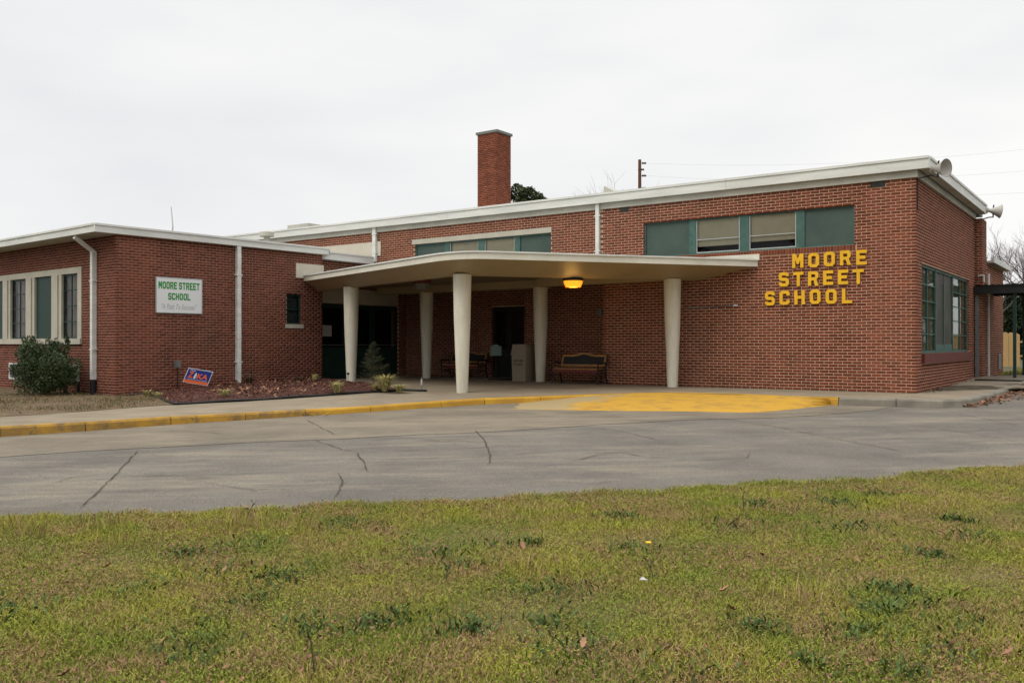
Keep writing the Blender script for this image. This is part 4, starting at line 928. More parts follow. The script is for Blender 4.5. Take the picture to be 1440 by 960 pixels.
# driveway asphalt: between the lawn edge and the kerb
lawn_px = [(-500, 752), (-200, 733), (0, 722), (109, 720), (240, 716), (359, 709), (480, 705), (600, 700), (720, 694), (840, 687), (960, 680), (1080, 674), (1200, 668), (1320, 658), (1440, 648), (1600, 636), (1900, 620)]
LE = [on(a, b, G)[:2] for a, b in lawn_px]
LE = [(LE[0][0] - 12, LE[0][1] - 9)] + LE + [(LE[-1][0] + 14, LE[-1][1] + 10)]
Ko = [(K[0][0] - 14, K[0][1] - 9.5)] + K[:24] + [(K[24][0] + .2, K[24][1] - .1), (K[-1][0], K[-1][1] - .2), (K[-1][0] + 12, K[-1][1] + 2)]
def strip(A, B, fa, fb, n, m, name, fz, dz, parent=None, kind='structure'):
    """ruled sheet between polylines A and B (resampled to equal counts), n rows"""
    def rs(pl, k):
        d = [0]
        for a, b in zip(pl, pl[1:]): d.append(d[-1] + math.dist(a, b))
        return [(float(np.interp(t, d, [p[0] for p in pl])), float(np.interp(t, d, [p[1] for p in pl]))) for t in np.linspace(0, d[-1], k)]
    k = 90; a_, b_ = rs(A, k), rs(B, k); vs = []; fs = []
    for i in range(k):
        for j in range(n + 1):
            t = j / n; x = a_[i][0] * (1 - t) + b_[i][0] * t; y = a_[i][1] * (1 - t) + b_[i][1] * t; vs.append((x, y, fz(x, y) + dz))
            if i and j: c = i * (n + 1) + j; fs.append((c - n - 2, c - n - 1, c, c - 1))
    return MB().add(vs, fs).build(name, m, parent, kind=kind)
Kund = poly_offset(Ko, .12)
inl = poly_offset(LE, -.5)
drive = strip(inl, Kund, 0, 0, 14, M['asphalt'], 'driveway', G, 0)
apr_px = [(-420, 655), (-200, 648), (0, 642.5), (120, 635), (240, 628), (360, 622), (480, 617), (600, 611), (720, 606), (840, 597), (960, 590.5), (1080, 588), (1150, 584), (1230, 577)]
AP = [on(a, b, G)[:2] for a, b in apr_px]; AP = [(p[0] + random.uniform(-.05, .05), p[1] + random.uniform(-.05, .05)) for p in resample(AP, .6)]
kk = resample([p for p in K[:20]], .6)
strip(AP, poly_offset(kk, .1), 0, 0, 4, M['apron'], 'concrete_apron', G, .005)
# cracks in the paving
def crack(pts, w0=.012, jit=.03):
    P = resample([on(a, b, G)[:2] for a, b in pts], .12); P = [(x + random.uniform(-jit, jit), y + random.uniform(-jit, jit)) for x, y in P]
    n = len(P); vs = []; fs = []
    for i, (x, y) in enumerate(P):
        q0, q1 = P[max(0, i - 1)], P[min(n - 1, i + 1)]; dx, dy = q1[0] - q0[0], q1[1] - q0[1]; l = math.hypot(dx, dy) or 1
        ww = w0 * random.uniform(.4, 1.3) * (1 if 1 < i < n - 2 else .3)
        vs += [(x - dy / l * ww, y + dx / l * ww, G(x, y) + .011), (x + dy / l * ww, y - dx / l * ww, G(x, y) + .011)]
        if i: j = 2 * i; fs.append((j - 2, j, j + 1, j - 1))
    MB().add(vs, fs).build('crack', M['crack'], drive)
for c in [[(112, 717), (140, 690), (165, 665), (195, 633)], [(64, 683), (100, 672), (160, 665)], [(160, 671), (240, 669), (330, 667.5), (420, 664)], [(430, 590), (452, 602), (475, 613)], [(440, 618), (480, 632), (510, 637)],
          [(500, 635), (512, 650), (518, 664)], [(510, 636), (600, 633), (690, 629), (760, 627)], [(668, 605), (682, 620), (690, 642), (686, 655)], [(800, 650), (840, 640), (870, 636), (920, 645)], [(830, 600), (880, 608), (935, 621)],
          [(1012, 588), (1090, 600), (1180, 618), (1275, 636)], [(1340, 581), (1380, 588), (1440, 600)], [(470, 703), (482, 680), (476, 665)], [(960, 648), (1050, 644), (1056, 636)], [(700, 642), (760, 637), (800, 634)], [(1200, 560 + 30), (1300, 600), (1440, 622)], [(1436, 618), (1440, 617.5)]]: crack(c, .0065 if len(c) < 4 else .0075, .012)

rc = random.Random(5)
for k in range(16):
    a_, b_ = rc.uniform(20, 1400), rc.uniform(600, 690) - 0; pts = [(a_, b_)]
    for j in range(rc.randint(2, 4)): pts.append((pts[-1][0] + rc.uniform(15, 60), pts[-1][1] + rc.uniform(-5, 6)))
    if all(q_[1] < np.interp(q_[0], [p_[0] for p_ in lawn_px], [p_[1] for p_ in lawn_px]) - 6 for q_ in pts): crack(pts, .0055, .025)
# pavement slabs behind the kerb, each its own piece, joints between
walk = bpy.data.objects.new('pavement', None); C.objects.link(walk); walk['kind'] = 'structure'; ORG['pavement'] = (0, 0, 0)
def inner_line(p):
    # depth of the walk behind the kerb: to the building or bed
    x, y = p
    return 1
Kin2 = poly_offset(Kd, .165)
inner_pts = []
tgt = [(-25, -4.0), (-21.5, 4.5), (-19.8, 8.6), (-18.2, 11.0), (-19.0, 14.5), (-19.7, 17.0), (-19.7, 21.95), (-14, 21.95), (-11.68, 21.25), (-8, 20.24), (-3.98, 20.24), (-3.98, 22), (-3.98, 25), (-3.98, 29.5), (2.0, 31.0), (9, 31.2)]
# assign by arclength: pair kerb index fractions with targets
pair = [(0, (-26, -6)), (.12, (-24, -1)), (.26, (-21.0, 6.5)), (.36, (-18.6, 10.6)), (.44, (-18.6, 14.2)), (.50, (-19.9, 18.2)), (.53, (-20.1, 21.95)), (.60, (-15, 21.95)), (.645, (-11.7, 21.25)), (.67, (-9.5, 20.24)), (.745, (-5.5, 20.24)), (.775, (-4.05, 20.24)), (.80, (-3.98, 23)), (.86, (-3.98, 28.2)), (.9, (-3.0, 30.9)), (1, (9, 31.2))]
fr_ = [a for a, _ in pair]; NK = len(Kd)
IN = [(float(np.interp(i / (NK - 1), fr_, [p[1][0] for p in pair])), float(np.interp(i / (NK - 1), fr_, [p[1][1] for p in pair]))) for i in range(NK)]
def px_of(i): p = Kd[i]; return scr(p[0], p[1], S(*p))[0]
idx = list(range(NK)); pxs = [px_of(i) for i in idx]
def idx_at(px): return min(idx, key=lambda i: abs(pxs[i] - px) if scr(Kd[i][0], Kd[i][1], 0)[2] > 0 else 1e9)
joints = [0] + [idx_at(p) for p in (-160, -20, 112, 240, 350, 428, 520, 622, 760, 960, 1179, 1345, 1420)] + [NK - 1]
joints = sorted(set(joints))
for a, b in zip(joints, joints[1:]):
    m = MB(); n = 14; vs = []; fs = []
    for ii, i in enumerate(range(a, b + 1)):
        for j in range(n + 1):
            t = (j / n) ** 1.3; o_ = Kin2[i]; q_ = IN[i]; x = o_[0] + (q_[0] - o_[0]) * t; y = o_[1] + (q_[1] - o_[1]) * t
            if i == a or i == b:      # leave a joint 12 mm wide
                k_ = Kd[min(i + 1, NK - 1)] if i == a else Kd[max(i - 1, 0)]; dx, dy = k_[0] - Kd[i][0], k_[1] - Kd[i][1]; l = math.hypot(dx, dy) or 1; x += dx / l * .014; y += dy / l * .014
            vs.append((x, y, S(x, y)))
    w_ = n + 1; rows = b - a + 1
    for ii in range(1, rows):
        for j in range(1, w_): c = ii * w_ + j; fs.append((c - w_ - 1, c - w_, c, c - 1))
    # edge skirts
    for ii, sgn in ((0, 1), (rows - 1, 1)):
        for j in range(1, w_):
            c = ii * w_ + j; k0 = len(vs); vs += [(vs[c - 1][0], vs[c - 1][1], vs[c - 1][2] - .05), (vs[c][0], vs[c][1], vs[c][2] - .05)]; fs.append((c - 1, c, k0 + 1, k0))
    MB().add(vs, fs).build('slab', M['concrete'], walk)
# kerb stones
kerb = bpy.data.objects.new('kerb', None); C.objects.link(kerb); kerb['kind'] = 'structure'; ORG['kerb'] = (0, 0, 0)
cuts = sorted(set([0] + [idx_at(p) for p in (-180, 0, 120, 240, 350, 428, 520, 622, 690, 760, 820, 880, 960, 1040, 1110, 1179, 1260, 1345, 1380, 1420)] + [NK - 1]))
i1179 = idx_at(1179); i480 = idx_at(440)
for a, b in zip(cuts, cuts[1:]):
    vs = []; fs = []
    for ii, i in enumerate(range(a, b + 1)):
        (ox, oy), (ix, iy) = Kd[i], Kin2[i]; e = .006 if i == a else (-.006 if i == b else 0)
        k_ = Kd[min(i + 1, NK - 1)]; kp = Kd[max(i - 1, 0)]; dx, dy = k_[0] - kp[0], k_[1] - kp[1]; l = math.hypot(dx, dy) or 1
        ox += dx / l * e; oy += dy / l * e; ix += dx / l * e; iy += dy / l * e; jt = random.uniform(-.004, .004)
        nx, ny = dy / l, -dx / l
        zt = S(ox, oy); vs += [(ox + nx * .03, oy + ny * .03, G(ox, oy) - .05), (ox + nx * .012 + jt * nx, oy + ny * .012, zt - .03), (ox - nx * .012, oy - ny * .012, zt + .001), (ix - dx / l * 0, iy, zt + .001), (ix, iy, zt - .06)]
        if ii:
            for j in range(4): c = ii * 5 + j; fs.append((c - 5, c - 4, c + 1, c))
    fs += [(0, 1, 2, 3, 4), tuple(len(vs) - 5 + j for j in range(5))[::-1]]
    MB().add(vs, fs).build('kerb_stone', M['curb'] if a >= i1179 else (M['yellow'] if a >= i480 else M['yellow_worn']), kerb)
def wearing_paint():   # paint thins out towards the left end of the ramp
    m = mat('ramp_yellow_paint', (.49, .275, .03), .85, (.32, .185, .045), 2.8, .95, .2, 45, col3=((.24, .175, .08), 3.4, .62, .6), sharp=(.48, .70)); t = m.node_tree; b = t.nodes['Principled BSDF']; src = b.inputs['Base Color'].links[0].from_socket
    co = t.nodes.new('ShaderNodeTexCoord'); sp = t.nodes.new('ShaderNodeSeparateXYZ'); t.links.new(co.outputs['Object'], sp.inputs[0])
    xa, xb = on(690, 575, G)[0], on(880, 577, G)[0]
    g = t.nodes.new('ShaderNodeMapRange'); g.inputs[1].default_value = xa; g.inputs[2].default_value = xb; g.inputs[3].default_value = .30; g.inputs[4].default_value = -.25; t.links.new(sp.outputs[0], g.inputs[0])
    n = t.nodes.new('ShaderNodeTexNoise'); n.inputs['Scale'].default_value = 1.9; n.inputs['Detail'].default_value = 10; n.inputs['Roughness'].default_value = .72; t.links.new(co.outputs['Object'], n.inputs[0])
    ad = t.nodes.new('ShaderNodeMath'); ad.operation = 'ADD'; t.links.new(g.outputs[0], ad.inputs[0]); t.links.new(n.outputs[0], ad.inputs[1])
    q = t.nodes.new('ShaderNodeMapRange'); q.inputs[1].default_value = .48; q.inputs[2].default_value = .58; t.links.new(ad.outputs[0], q.inputs[0])
    x = t.nodes.new('ShaderNodeMix'); x.data_type = 'RGBA'; x.inputs[7].default_value = (.34, .26, .13, 1); t.links.new(src, x.inputs[6]); t.links.new(q.outputs[0], x.inputs[0]); t.links.new(x.outputs[2], b.inputs['Base Color'])
    return m
# yellow painted asphalt ramp up to the kerb
ramp_px = [(672, 574.5, 571.5), (715, 575, 568.5), (760, 575.8, 563.5), (820, 576.8, 557.5), (878, 577.5, 553.6), (960, 578.2, 551.6), (1040, 579.6, 553.6), (1074, 579.3, 555.2), (1130, 573.5, 557), (1181, 568, 559.4)]
vs = []; fs = []; n = 7
for i, (a, y0_, y1_) in enumerate(ramp_px):
    p = on(a, y0_, G, .006); kp = on(a, float(np.interp(a, [k[0] for k in kerb_px], [k[1] for k in kerb_px])), S)
    d_ = kp[0] * FW[0] + kp[1] * FW[1]; d2 = p[0] * FW[0] + p[1] * FW[1]; dk = d_ - .02
    q_ = (kp[0], kp[1], min(zat(a, y1_, dk), S(kp[0], kp[1]) + .006))
    q_ = (q_[0] - .0 * FW[0], q_[1], q_[2])
    for j in range(n + 1):
        t = j / n; hh = t ** .85; vs.append((p[0] + (q_[0] - p[0]) * t, p[1] + (q_[1] - p[1]) * t, p[2] + (q_[2] - p[2]) * hh + .004 * math.sin(i * 3.1 + j * 1.7)))
        if i and j: c = i * (n + 1) + j; fs.append((c - n - 2, c - n - 1, c, c - 1))
MB().add(vs, fs).build('painted_ramp', wearing_paint(), kind='structure')

# planting bed and soil strip
def inside(poly, x, y):
    c = False; n = len(poly); j = n - 1
    for i in range(n):
        if (poly[i][1] > y) != (poly[j][1] > y) and x < (poly[j][0] - poly[i][0]) * (y - poly[i][1]) / (poly[j][1] - poly[i][1]) + poly[i][0]: c = not c
        j = i
    return c
def sheet(name, poly, m, fz, step=.3, kind='structure'):
    poly = resample(poly + [poly[0]], step)[:-1]
    xs_ = [p[0] for p in poly]; ys2 = [p[1] for p in poly]; pts = list(poly); n0 = len(poly)
    for x in np.arange(min(xs_), max(xs_), step):
        for y in np.arange(min(ys2), max(ys2), step):
            X2, Y2 = x + random.uniform(-.08, .08), y + random.uniform(-.08, .08)
            if inside(poly, X2, Y2) and min((X2 - p[0]) ** 2 + (Y2 - p[1]) ** 2 for p in poly) > (step * .4) ** 2: pts.append((X2, Y2))
    r_ = delaunay_2d_cdt([Vector(p) for p in pts], [(i, (i + 1) % n0) for i in range(n0)], [], 1, 1e-4)
    def edge_d(x, y): return min(math.hypot(x - p[0], y - p[1]) for p in poly)
    vs = [(v.x, v.y, fz(v.x, v.y, edge_d(v.x, v.y))) for v in r_[0]]
    return MB().add(vs, [tuple(f) for f in r_[2]]).build(name, m, kind=kind, smooth=True), poly
bed_px = [(180, 557), (199.5, 555), (219, 558), (236, 565.6), (246, 569.5), (296.7, 566.6), (355, 563.7), (410, 560), (440, 558), (486, 554.6), (531.7, 551.7), (566, 550.2), (556, 547), (540, 544), (524, 541), (508, 540), (478, 536.5)]
bed_edge = [on(a, b, S)[:2] for a, b in bed_px]
# close along the wall faces
bed_poly = bed_edge + [(-19.6, 17.9)] + [lwp(.02, y_, 0)[:2] for y_ in (6.0, 4.5, 3.0, 1.5, .4)]
def hbed(x, y, e): return S(x, y) + .012 + min(e, .5) * .16 + .012 * math.sin(x * 7.1) * math.cos(y * 5.3)
bed, bed_poly_d = sheet('mulch_bed', bed_poly, M['mulch'], hbed, .22)
soil_px = [(-120, 592), (0, 586), (60, 582.5), (110, 579), (160, 575), (200, 572), (236, 569.5), (246, 569.5), (236, 565.6), (219, 558), (199.5, 555), (180, 557)]
soil_poly = [(-26, 2.0)] + [on(a, b, S)[:2] for a, b in soil_px] + [lwp(.02, .2, 0)[:2], lwp(.02, -.02, 0)[:2], lwp(-12.5, -.02, 0)[:2]]
def hsoil(x, y, e): return S(x, y) + .006 + min(e, .4) * .05 + .008 * math.sin(x * 5.1) * math.cos(y * 4.3)
soil, soil_poly_d = sheet('soil_strip', soil_poly, M['soil'], hsoil, .3)
# black bed edging
ed = resample([on(a, b, S)[:2] for a, b in bed_px[:12]] + [on(600, 550.5, S)[:2]], .25)
m = MB(); m.tube([(x, y, S(x, y) + .03 + .008 * math.sin(i * 1.3)) for i, (x, y) in enumerate(ed)], .028, 6); tag(m.build('bed_edging', M['black'], smooth=True), 'black plastic edging curving along the front of the mulch bed', 'edging')

def scatter_flat(name, poly, cnt, m, size, fz, lift=.01, tilt=.5, asp=.4, kind='stuff', dens=None):
    xs_ = [p[0] for p in poly]; ys2 = [p[1] for p in poly]; P = []
    while len(P) < cnt:
        x, y = random.uniform(min(xs_), max(xs_)), random.uniform(min(ys2), max(ys2))
        if inside(poly, x, y) and (dens is None or random.random() < dens(x, y)): P.append((x, y))
    return flakes(name, P, m, size, fz, lift, tilt, asp, kind)
def flakes(name, P, m, size, fz, lift, tilt, asp, kind='stuff'):
    P = np.array(P); n = len(P); a = rng.uniform(0, 2 * math.pi, n); s_ = size * rng.uniform(.5, 1.4, n)
    z = np.array([fz(x, y) for x, y in P]) + lift * rng.uniform(.2, 1, n)
    ux = np.stack([np.cos(a), np.sin(a), rng.uniform(-tilt, tilt, n)], 1) * s_[:, None]; vx = np.stack([-np.sin(a), np.cos(a), rng.uniform(-tilt, tilt, n)], 1) * (s_ * asp)[:, None]
    c = np.stack([P[:, 0], P[:, 1], z], 1); V = np.stack([c - ux, c + vx, c + ux + [0, 0, .004], c - vx], 1).reshape(-1, 3)
    return bulk(name, V, np.arange(4 * n).reshape(-1, 4), m, None, kind)
edb = np.array(bed_poly_d)
def bz(x, y): return hbed(x, y, float(np.sqrt(((edb - (x, y)) ** 2).sum(1)).min()))
tag(scatter_flat('mulch_chips', bed_poly, 14000, M['chip'], .024, bz, .02), 'reddish bark chips covering the planting bed', 'mulch')
esb = np.array(soil_poly_d)
def sz(x, y): return hsoil(x, y, float(np.sqrt(((esb - (x, y)) ** 2).sum(1)).min()))
tag(scatter_flat('bed_leaf_litter', bed_poly, 420, M['deadleaf'], .045, bz, .05, .8, .5, dens=lambda x, y: max(.05, 1 - abs(scr(x, y, 0)[0] - 370) / 90) if scr(x, y, 0)[0] < 560 else .3), 'dry curled brown leaves heaped in the planting bed', 'leaf litter')
xs_ = [p[0] for p in soil_poly]; ys2 = [p[1] for p in soil_poly]; P = []
while len(P) < 9000:
    q_ = (random.uniform(max(-24, min(xs_)), max(xs_)), random.uniform(min(ys2), max(ys2)))
    if inside(soil_poly, *q_) and random.random() < .45 + .5 * math.sin(q_[0] * 1.7 + 1) * math.sin(q_[1] * 1.9): P.append(q_)
M['drygrass'] = grassmat('dry_grass_blade', (.15, .115, .055), (.10, .11, .04), (.20, .13, .07))
SOIL_P = np.array(P)
tag(scatter_flat('soil_leaf_litter', soil_poly, 900, M['deadleaf'], .03, sz, .015, .5, .5), 'small dry leaves scattered on the bare soil strip', 'leaf litter')

def blades(P, h, wd, lean, fz, m, name, kind='stuff', two=True):
    P = np.asarray(P); n = len(P); a = rng.uniform(0, 2 * math.pi, n); b = rng.uniform(0, 2 * math.pi, n)
    hh = h * rng.uniform(.45, 1.25, n) if np.isscalar(h) else h; ln = lean * hh * rng.uniform(.2, 1.3, n)
    z = fz(P) if callable(fz) else fz
    w_ = wd * rng.uniform(.6, 1.3, n); c = np.stack([P[:, 0], P[:, 1], z], 1)
    s_ = np.stack([np.cos(a) * w_, np.sin(a) * w_, np.zeros(n)], 1)
    d = np.stack([np.cos(b) * ln, np.sin(b) * ln, hh], 1)
    mid = c + d * [.35, .35, .6]; tip = c + d
    V = np.stack([c - s_ * .6, c + s_ * .6, mid + s_, tip, mid - s_], 1).reshape(-1, 3)
    i = np.arange(n) * 5
    F = np.concatenate([np.stack([i, i + 1, i + 2, i + 4], 1)]); T = np.stack([i + 4, i + 2, i + 3, i + 3], 1)
    me_f = np.concatenate([F.reshape(-1, 4)]); tri = np.stack([i + 4, i + 2, i + 3], 1)
    # mixed quads + tris
    me = bpy.data.meshes.new(name); me.vertices.add(len(V)); me.vertices.foreach_set('co', V.astype(np.float32).ravel())
    idxs = np.concatenate([me_f.ravel(), tri.ravel()]).astype(np.int32); st = np.concatenate([np.arange(n) * 4, 4 * n + np.arange(n) * 3]).astype(np.int32); tt = np.concatenate([np.full(n, 4), np.full(n, 3)]).astype(np.int32)
    me.loops.add(len(idxs)); me.loops.foreach_set('vertex_index', idxs); me.polygons.add(2 * n); me.polygons.foreach_set('loop_start', st); me.polygons.foreach_set('loop_total', tt); me.update(calc_edges=True)
    me.materials.append(m); o = bpy.data.objects.new(name, me); C.objects.link(o)
    if kind: o['kind'] = kind
    return o

tag(blades(SOIL_P, rng.uniform(.02, .07, len(SOIL_P)), .005, 1.2, np.array([sz(*q_) for q_ in SOIL_P]), M['drygrass'], 'dry_grass'), 'thin dry grass growing on the bare strip before the left wing', 'grass')
# ------------------------------------------------------------------ LAWN
LEa = np.array(LE)
def Gv(P):
    r = P[:, 0] * RT[0] + P[:, 1] * RT[1]; w_ = P[:, 0] * FW[0] + P[:, 1] * FW[1]
    return -.36 + .015 * (np.minimum(w_, 40) - 8) + .009 * np.clip(r, -30, 30)
# lawn edge as depth-ahead over right-offset, with a ragged line
er = LEa[:, 0] * RT[0] + LEa[:, 1] * RT[1]; ew = LEa[:, 0] * FW[0] + LEa[:, 1] * FW[1]
def edge_w(r): return np.interp(r, er, ew) * .965 + .06 * np.sin(r * 3.1) + .05 * np.sin(r * 7.7 + 1) + .03 * np.sin(r * 17.3)
rr = np.linspace(-26, 26, 180); vs = []; fs = []; n = 26
for i, r_ in enumerate(rr):
    e = float(edge_w(r_))
    for j in range(n + 1):
        t = j / n; w_ = -14 + (e + 14) * t ** .6; x, y = cw(r_, w_); vs.append((x, y, G(x, y) + .006 + .004 * math.sin(x * 1.3) * math.sin(y * 1.7)))
        if i and j: c = i * (n + 1) + j; fs.append((c - n - 2, c - n - 1, c, c - 1))
lawn = MB().add(vs, fs).build('lawn', M['lawnsoil'], kind='structure', smooth=True)
def sample_lawn(cnt, w0=2.4, over=.05, pw=1.):
    out_ = []; tot = 0
    while tot < cnt:
        w_ = rng.uniform(w0, 14, cnt); r_ = rng.uniform(-1, 1, cnt) * (w_ * .66 + 1.0); keep = rng.uniform(0, 1, cnt) < np.clip((5.5 / w_) ** pw, 0, 1) * 1.0
        keep &= rng.uniform(0, 1, cnt) < (w_ * .66 + 1) / 10.2; e = edge_w(r_) + rng.normal(0, over, cnt); keep &= w_ < e
        P = np.stack([r_ * RT[0] + w_ * FW[0], r_ * RT[1] + w_ * FW[1]], 1)[keep]; out_.append(P); tot += len(P)
    return np.concatenate(out_)[:cnt]
def noise2(P, s, seed):
    r_ = np.random.default_rng(seed); v = np.zeros(len(P))
    for k in range(14):
        a = r_.uniform(0, 2 * math.pi); f = s * r_.uniform(.5, 2.2); v += np.sin((P[:, 0] * math.cos(a) + P[:, 1] * math.sin(a)) * f + r_.uniform(0, 6.28))
    return v / 3.7
P = sample_lawn(580000, pw=.8); d_ = noise2(P, 3.2, 3); P = P[d_ > -2.2 + rng.uniform(-.8, .8, len(P))]
hgt = (.032 + .012 * noise2(P, 2.0, 9)).clip(.015, .08) * rng.uniform(.4, 1.15, len(P))
tag(blades(P, hgt, .0025, 1.0, lambda q: Gv(q) + .004, M['blade'], 'lawn_grass'), 'short yellow green winter lawn in the foreground', 'grass')
P = sample_lawn(190000, pw=.8); d_ = noise2(P, 4.5, 5); P = P[d_ > -.9 + rng.uniform(-.9, .9, len(P))]
P3 = np.concatenate([P]); a = rng.uniform(0, 6.28, len(P3)); s_ = rng.uniform(.0030, .0062, len(P3)); z = Gv(P3) + rng.uniform(.015, .055, len(P3))
ux = np.stack([np.cos(a), np.sin(a), rng.uniform(-.5, .5, len(P3))], 1) * s_[:, None]; vx = np.stack([-np.sin(a), np.cos(a), rng.uniform(-.5, .5, len(P3))], 1) * s_[:, None]; c = np.stack([P3[:, 0], P3[:, 1], z], 1)
tag(bulk('lawn_clover', np.stack([c - ux, c + vx, c + ux, c - vx], 1).reshape(-1, 3), np.arange(4 * len(P3)).reshape(-1, 4), M['clover']), 'tiny clover leaves spread among the lawn grass', 'clover')
# dark broadleaf weed rosettes
spots = [on(a, b, G)[:2] for a, b in [(260, 783), (310, 806), (385, 818), (400, 812), (212, 830), (290, 874), (280, 920), (20, 860), (437, 886), (560, 872), (640, 800), (690, 768), (745, 768), (870, 730), (890, 775), (770, 835), (775, 880), (520, 885), (800, 912), (1045, 735), (1020, 745), (1065, 713), (1180, 710), (1205, 745), (1345, 735), (1370, 760), (1310, 785), (1260, 835), (1290, 850), (1235, 862), (1210, 895), (1360, 880), (1270, 950), (1070, 890), (1140, 940), (1330, 925), (960, 950), (655, 890), (365, 843), (355, 770), (480, 740), (605, 780), (1240, 700)]]
Q = []; zz = []
for (x, y) in spots:
    n = random.randint(35, 105); rad = random.uniform(.05, .17)
    for _ in range(n): Q.append((x + random.gauss(0, rad), y + random.gauss(0, rad)))
Q = np.array(Q); tag(blades(Q, rng.uniform(.02, .055, len(Q)), .007, 1.4, lambda q: Gv(q) + .02, M['weed'], 'broadleaf_weeds'), 'dark green broad leaved weeds in clumps across the lawn', 'weeds')
Q = []
for a, b, n in [(150, 745, 60), (50, 755, 90), (175, 768, 70), (335, 745, 90), (360, 742, 60), (430, 750, 60), (740, 810, 60), (1130, 850, 70), (20, 745, 60)]:
    x, y = on(a, b, G)[:2]; Q += [(x + random.gauss(0, .11), y + random.gauss(0, .07)) for _ in range(n)]
Q = np.array(Q); tag(blades(Q, rng.uniform(.07, .15, len(Q)), .0028, .7, lambda q: Gv(q) + .02, M['blade'], 'taller_grass'), 'taller wispy grass tufts standing out of the lawn', 'grass')
# blades creeping over the lawn edge onto the driveway
rr = rng.uniform(-9, 10, 16000); w_ = edge_w(rr) + rng.normal(-.05, .07, len(rr)); P = np.stack([rr * RT[0] + w_ * FW[0], rr * RT[1] + w_ * FW[1]], 1)
tag(blades(P, rng.uniform(.02, .055, len(P)), .003, .9, lambda q: Gv(q) + .005, M['blade'], 'edge_grass'), 'grass fringe along the edge of the driveway', 'grass')
tag(flakes('lawn_leaf_litter', (lambda Q_: list(map(tuple, Q_[noise2(Q_, 3.0, 77) > .35])))(sample_lawn(34000, pw=.5)), M['deadleaf'], .011, G, .06, .8, .45), 'small dead leaf scraps scattered through the lawn', 'leaf litter')
# larger fallen leaves, each its own thing
M['bigleaf'] = mat('large_dead_leaf', (.34, .20, .115), .8, (.22, .10, .06), 6, .8, island=.35)
def leaf(px, py, s, lab, m=M['bigleaf']):
    s *= .68
    x, y, z = on(px, py, G, .05); lm = MB(); n = 7; L2 = []
    a = random.uniform(0, 6.28); ca, sa = math.cos(a), math.sin(a)
    prof = [(0, .0), (.2, .22), (.38, .15), (.55, .30), (.7, .18), (.85, .2), (1, 0)]
    pts = []
    for u, v in prof: pts.append((u, v)); 
    for i, (u, v) in enumerate(prof): 
        for sg in (-1, 0, 1):
            X_, Y_ = (u - .5) * s, v * sg * s; lift = abs(sg) * v * s * .9 + (u - .5) ** 2 * s * .8 + (u - .5) * s * .5
            lm.v.append((x + X_ * ca - Y_ * sa, y + X_ * sa + Y_ * ca, z + lift))
    for i in range(len(prof) - 1):
        for k in (0, 1): a0 = i * 3 + k; lm.f.append((a0, a0 + 1, a0 + 4, a0 + 3))
    o = lm.build('fallen_leaf', m, None, smooth=True); tag(o, lab, 'leaf', 'large fallen leaves on the lawn')
leafs = [(150, 796, .10, 'curled tan leaf on the left part of the lawn, farthest left of the large leaves'), (120, 778, .08, 'dark brown leaf on the lawn below the driveway crack'), (316, 801, .07, 'small tan leaf on the lawn beside a dark weed clump left of centre'), (820, 906, .09, 'orange tan leaf standing upright near the bottom centre of the lawn'),
         (735, 768, .10, 'pale pinkish leaf lying in the middle of the lawn'), (1072, 781, .09, 'brown leaf on the lawn directly below the word SCHOOL'), (1029, 856, .11, 'pale tan oak leaf, largest on the right part of the lawn'), (1018, 829, .09, 'dull brown leaf just above the largest pale oak leaf'), (688, 830, .07, 'dark red brown leaf a little left of the lawn centre'),
         (1205, 788, .08, 'reddish leaf on the right lawn below the building corner'), (1208, 687, .09, 'dark leaf close to the driveway edge on the right'), (1416, 918, .09, 'rusty leaf near the lower right corner of the lawn'), (90, 948, .09, 'red brown leaf near the lower left corner of the lawn'), (1358, 829, .07, 'pale leaf far right on the lawn half way down'), (508, 798, .06, 'small pale leaf on the lawn straight below the left column')]
for a, b, s_, l in leafs: leaf(a, b, s_, l)
x, y, z = on(912, 768, G, .05); m = MB(); m.lathe([(.006, 0), (.022, .008), (.02, .014), (.004, .016)], (x, y, z + .02), 12); o_ = m.build('dandelion_flower', M['dandelion']); tag(o_, 'single yellow dandelion flower in the lawn right of centre', 'flower')
x, y, z = on(903, 815, G, .05); m = MB(); m.add([(x - .02, y, z), (x + .02, y - .02, z + .01), (x + .03, y + .02, z), (x - .01, y + .02, z + .015), (x, y, z + .02)], [(0, 1, 4), (1, 2, 4), (2, 3, 4), (3, 0, 4)]); tag(m.build('litter_scrap', M['bottlewhite']), 'crumpled scrap of pale litter in the lawn below the dandelion', 'litter')
def stalk(px, py, h_, dx, lab):
    x, y, z = on(px, py, G, .02); m = MB(); m.tube([(x, y, z), (x + dx * RT[0] * .3, y + dx * RT[1] * .3, z + h_ * .5), (x + dx * RT[0], y + dx * RT[1], z + h_)], [.004, .003, .0015], 5)
    for k in range(5): t = .3 + .14 * k; a = k * 2.4; m.add([(x + dx * RT[0] * t * t, y + dx * RT[1] * t * t, z + h_ * t), (x + dx * RT[0] * t * t + .03 * math.cos(a), y + dx * RT[1] * t * t + .03 * math.sin(a), z + h_ * t + .02), (x + dx * RT[0] * t * t + .02 * math.cos(a + .4), y + dx * RT[1] * t * t + .02 * math.sin(a + .4), z + h_ * t + .03)], [(0, 1, 2)])
    tag(m.build('weed_stalk', M['stalk']), lab, 'weed', 'thin weed stalks in the lawn')
for a in [(345, 738, .20, .09, 'thin stalk leaning right at the lawn edge on the left'), (1045, 722, .22, .0, 'tall thin upright stalk in the lawn below the letter S'), (628, 815, .09, .01, 'short dark stalk upright in the middle of the lawn'), (443, 950, .28, -.05, 'tall thin stalk at the bottom of the lawn left of centre'), (920, 822, .16, -.05, 'thin bent stalk beside the pale litter scrap')]: stalk(*a)

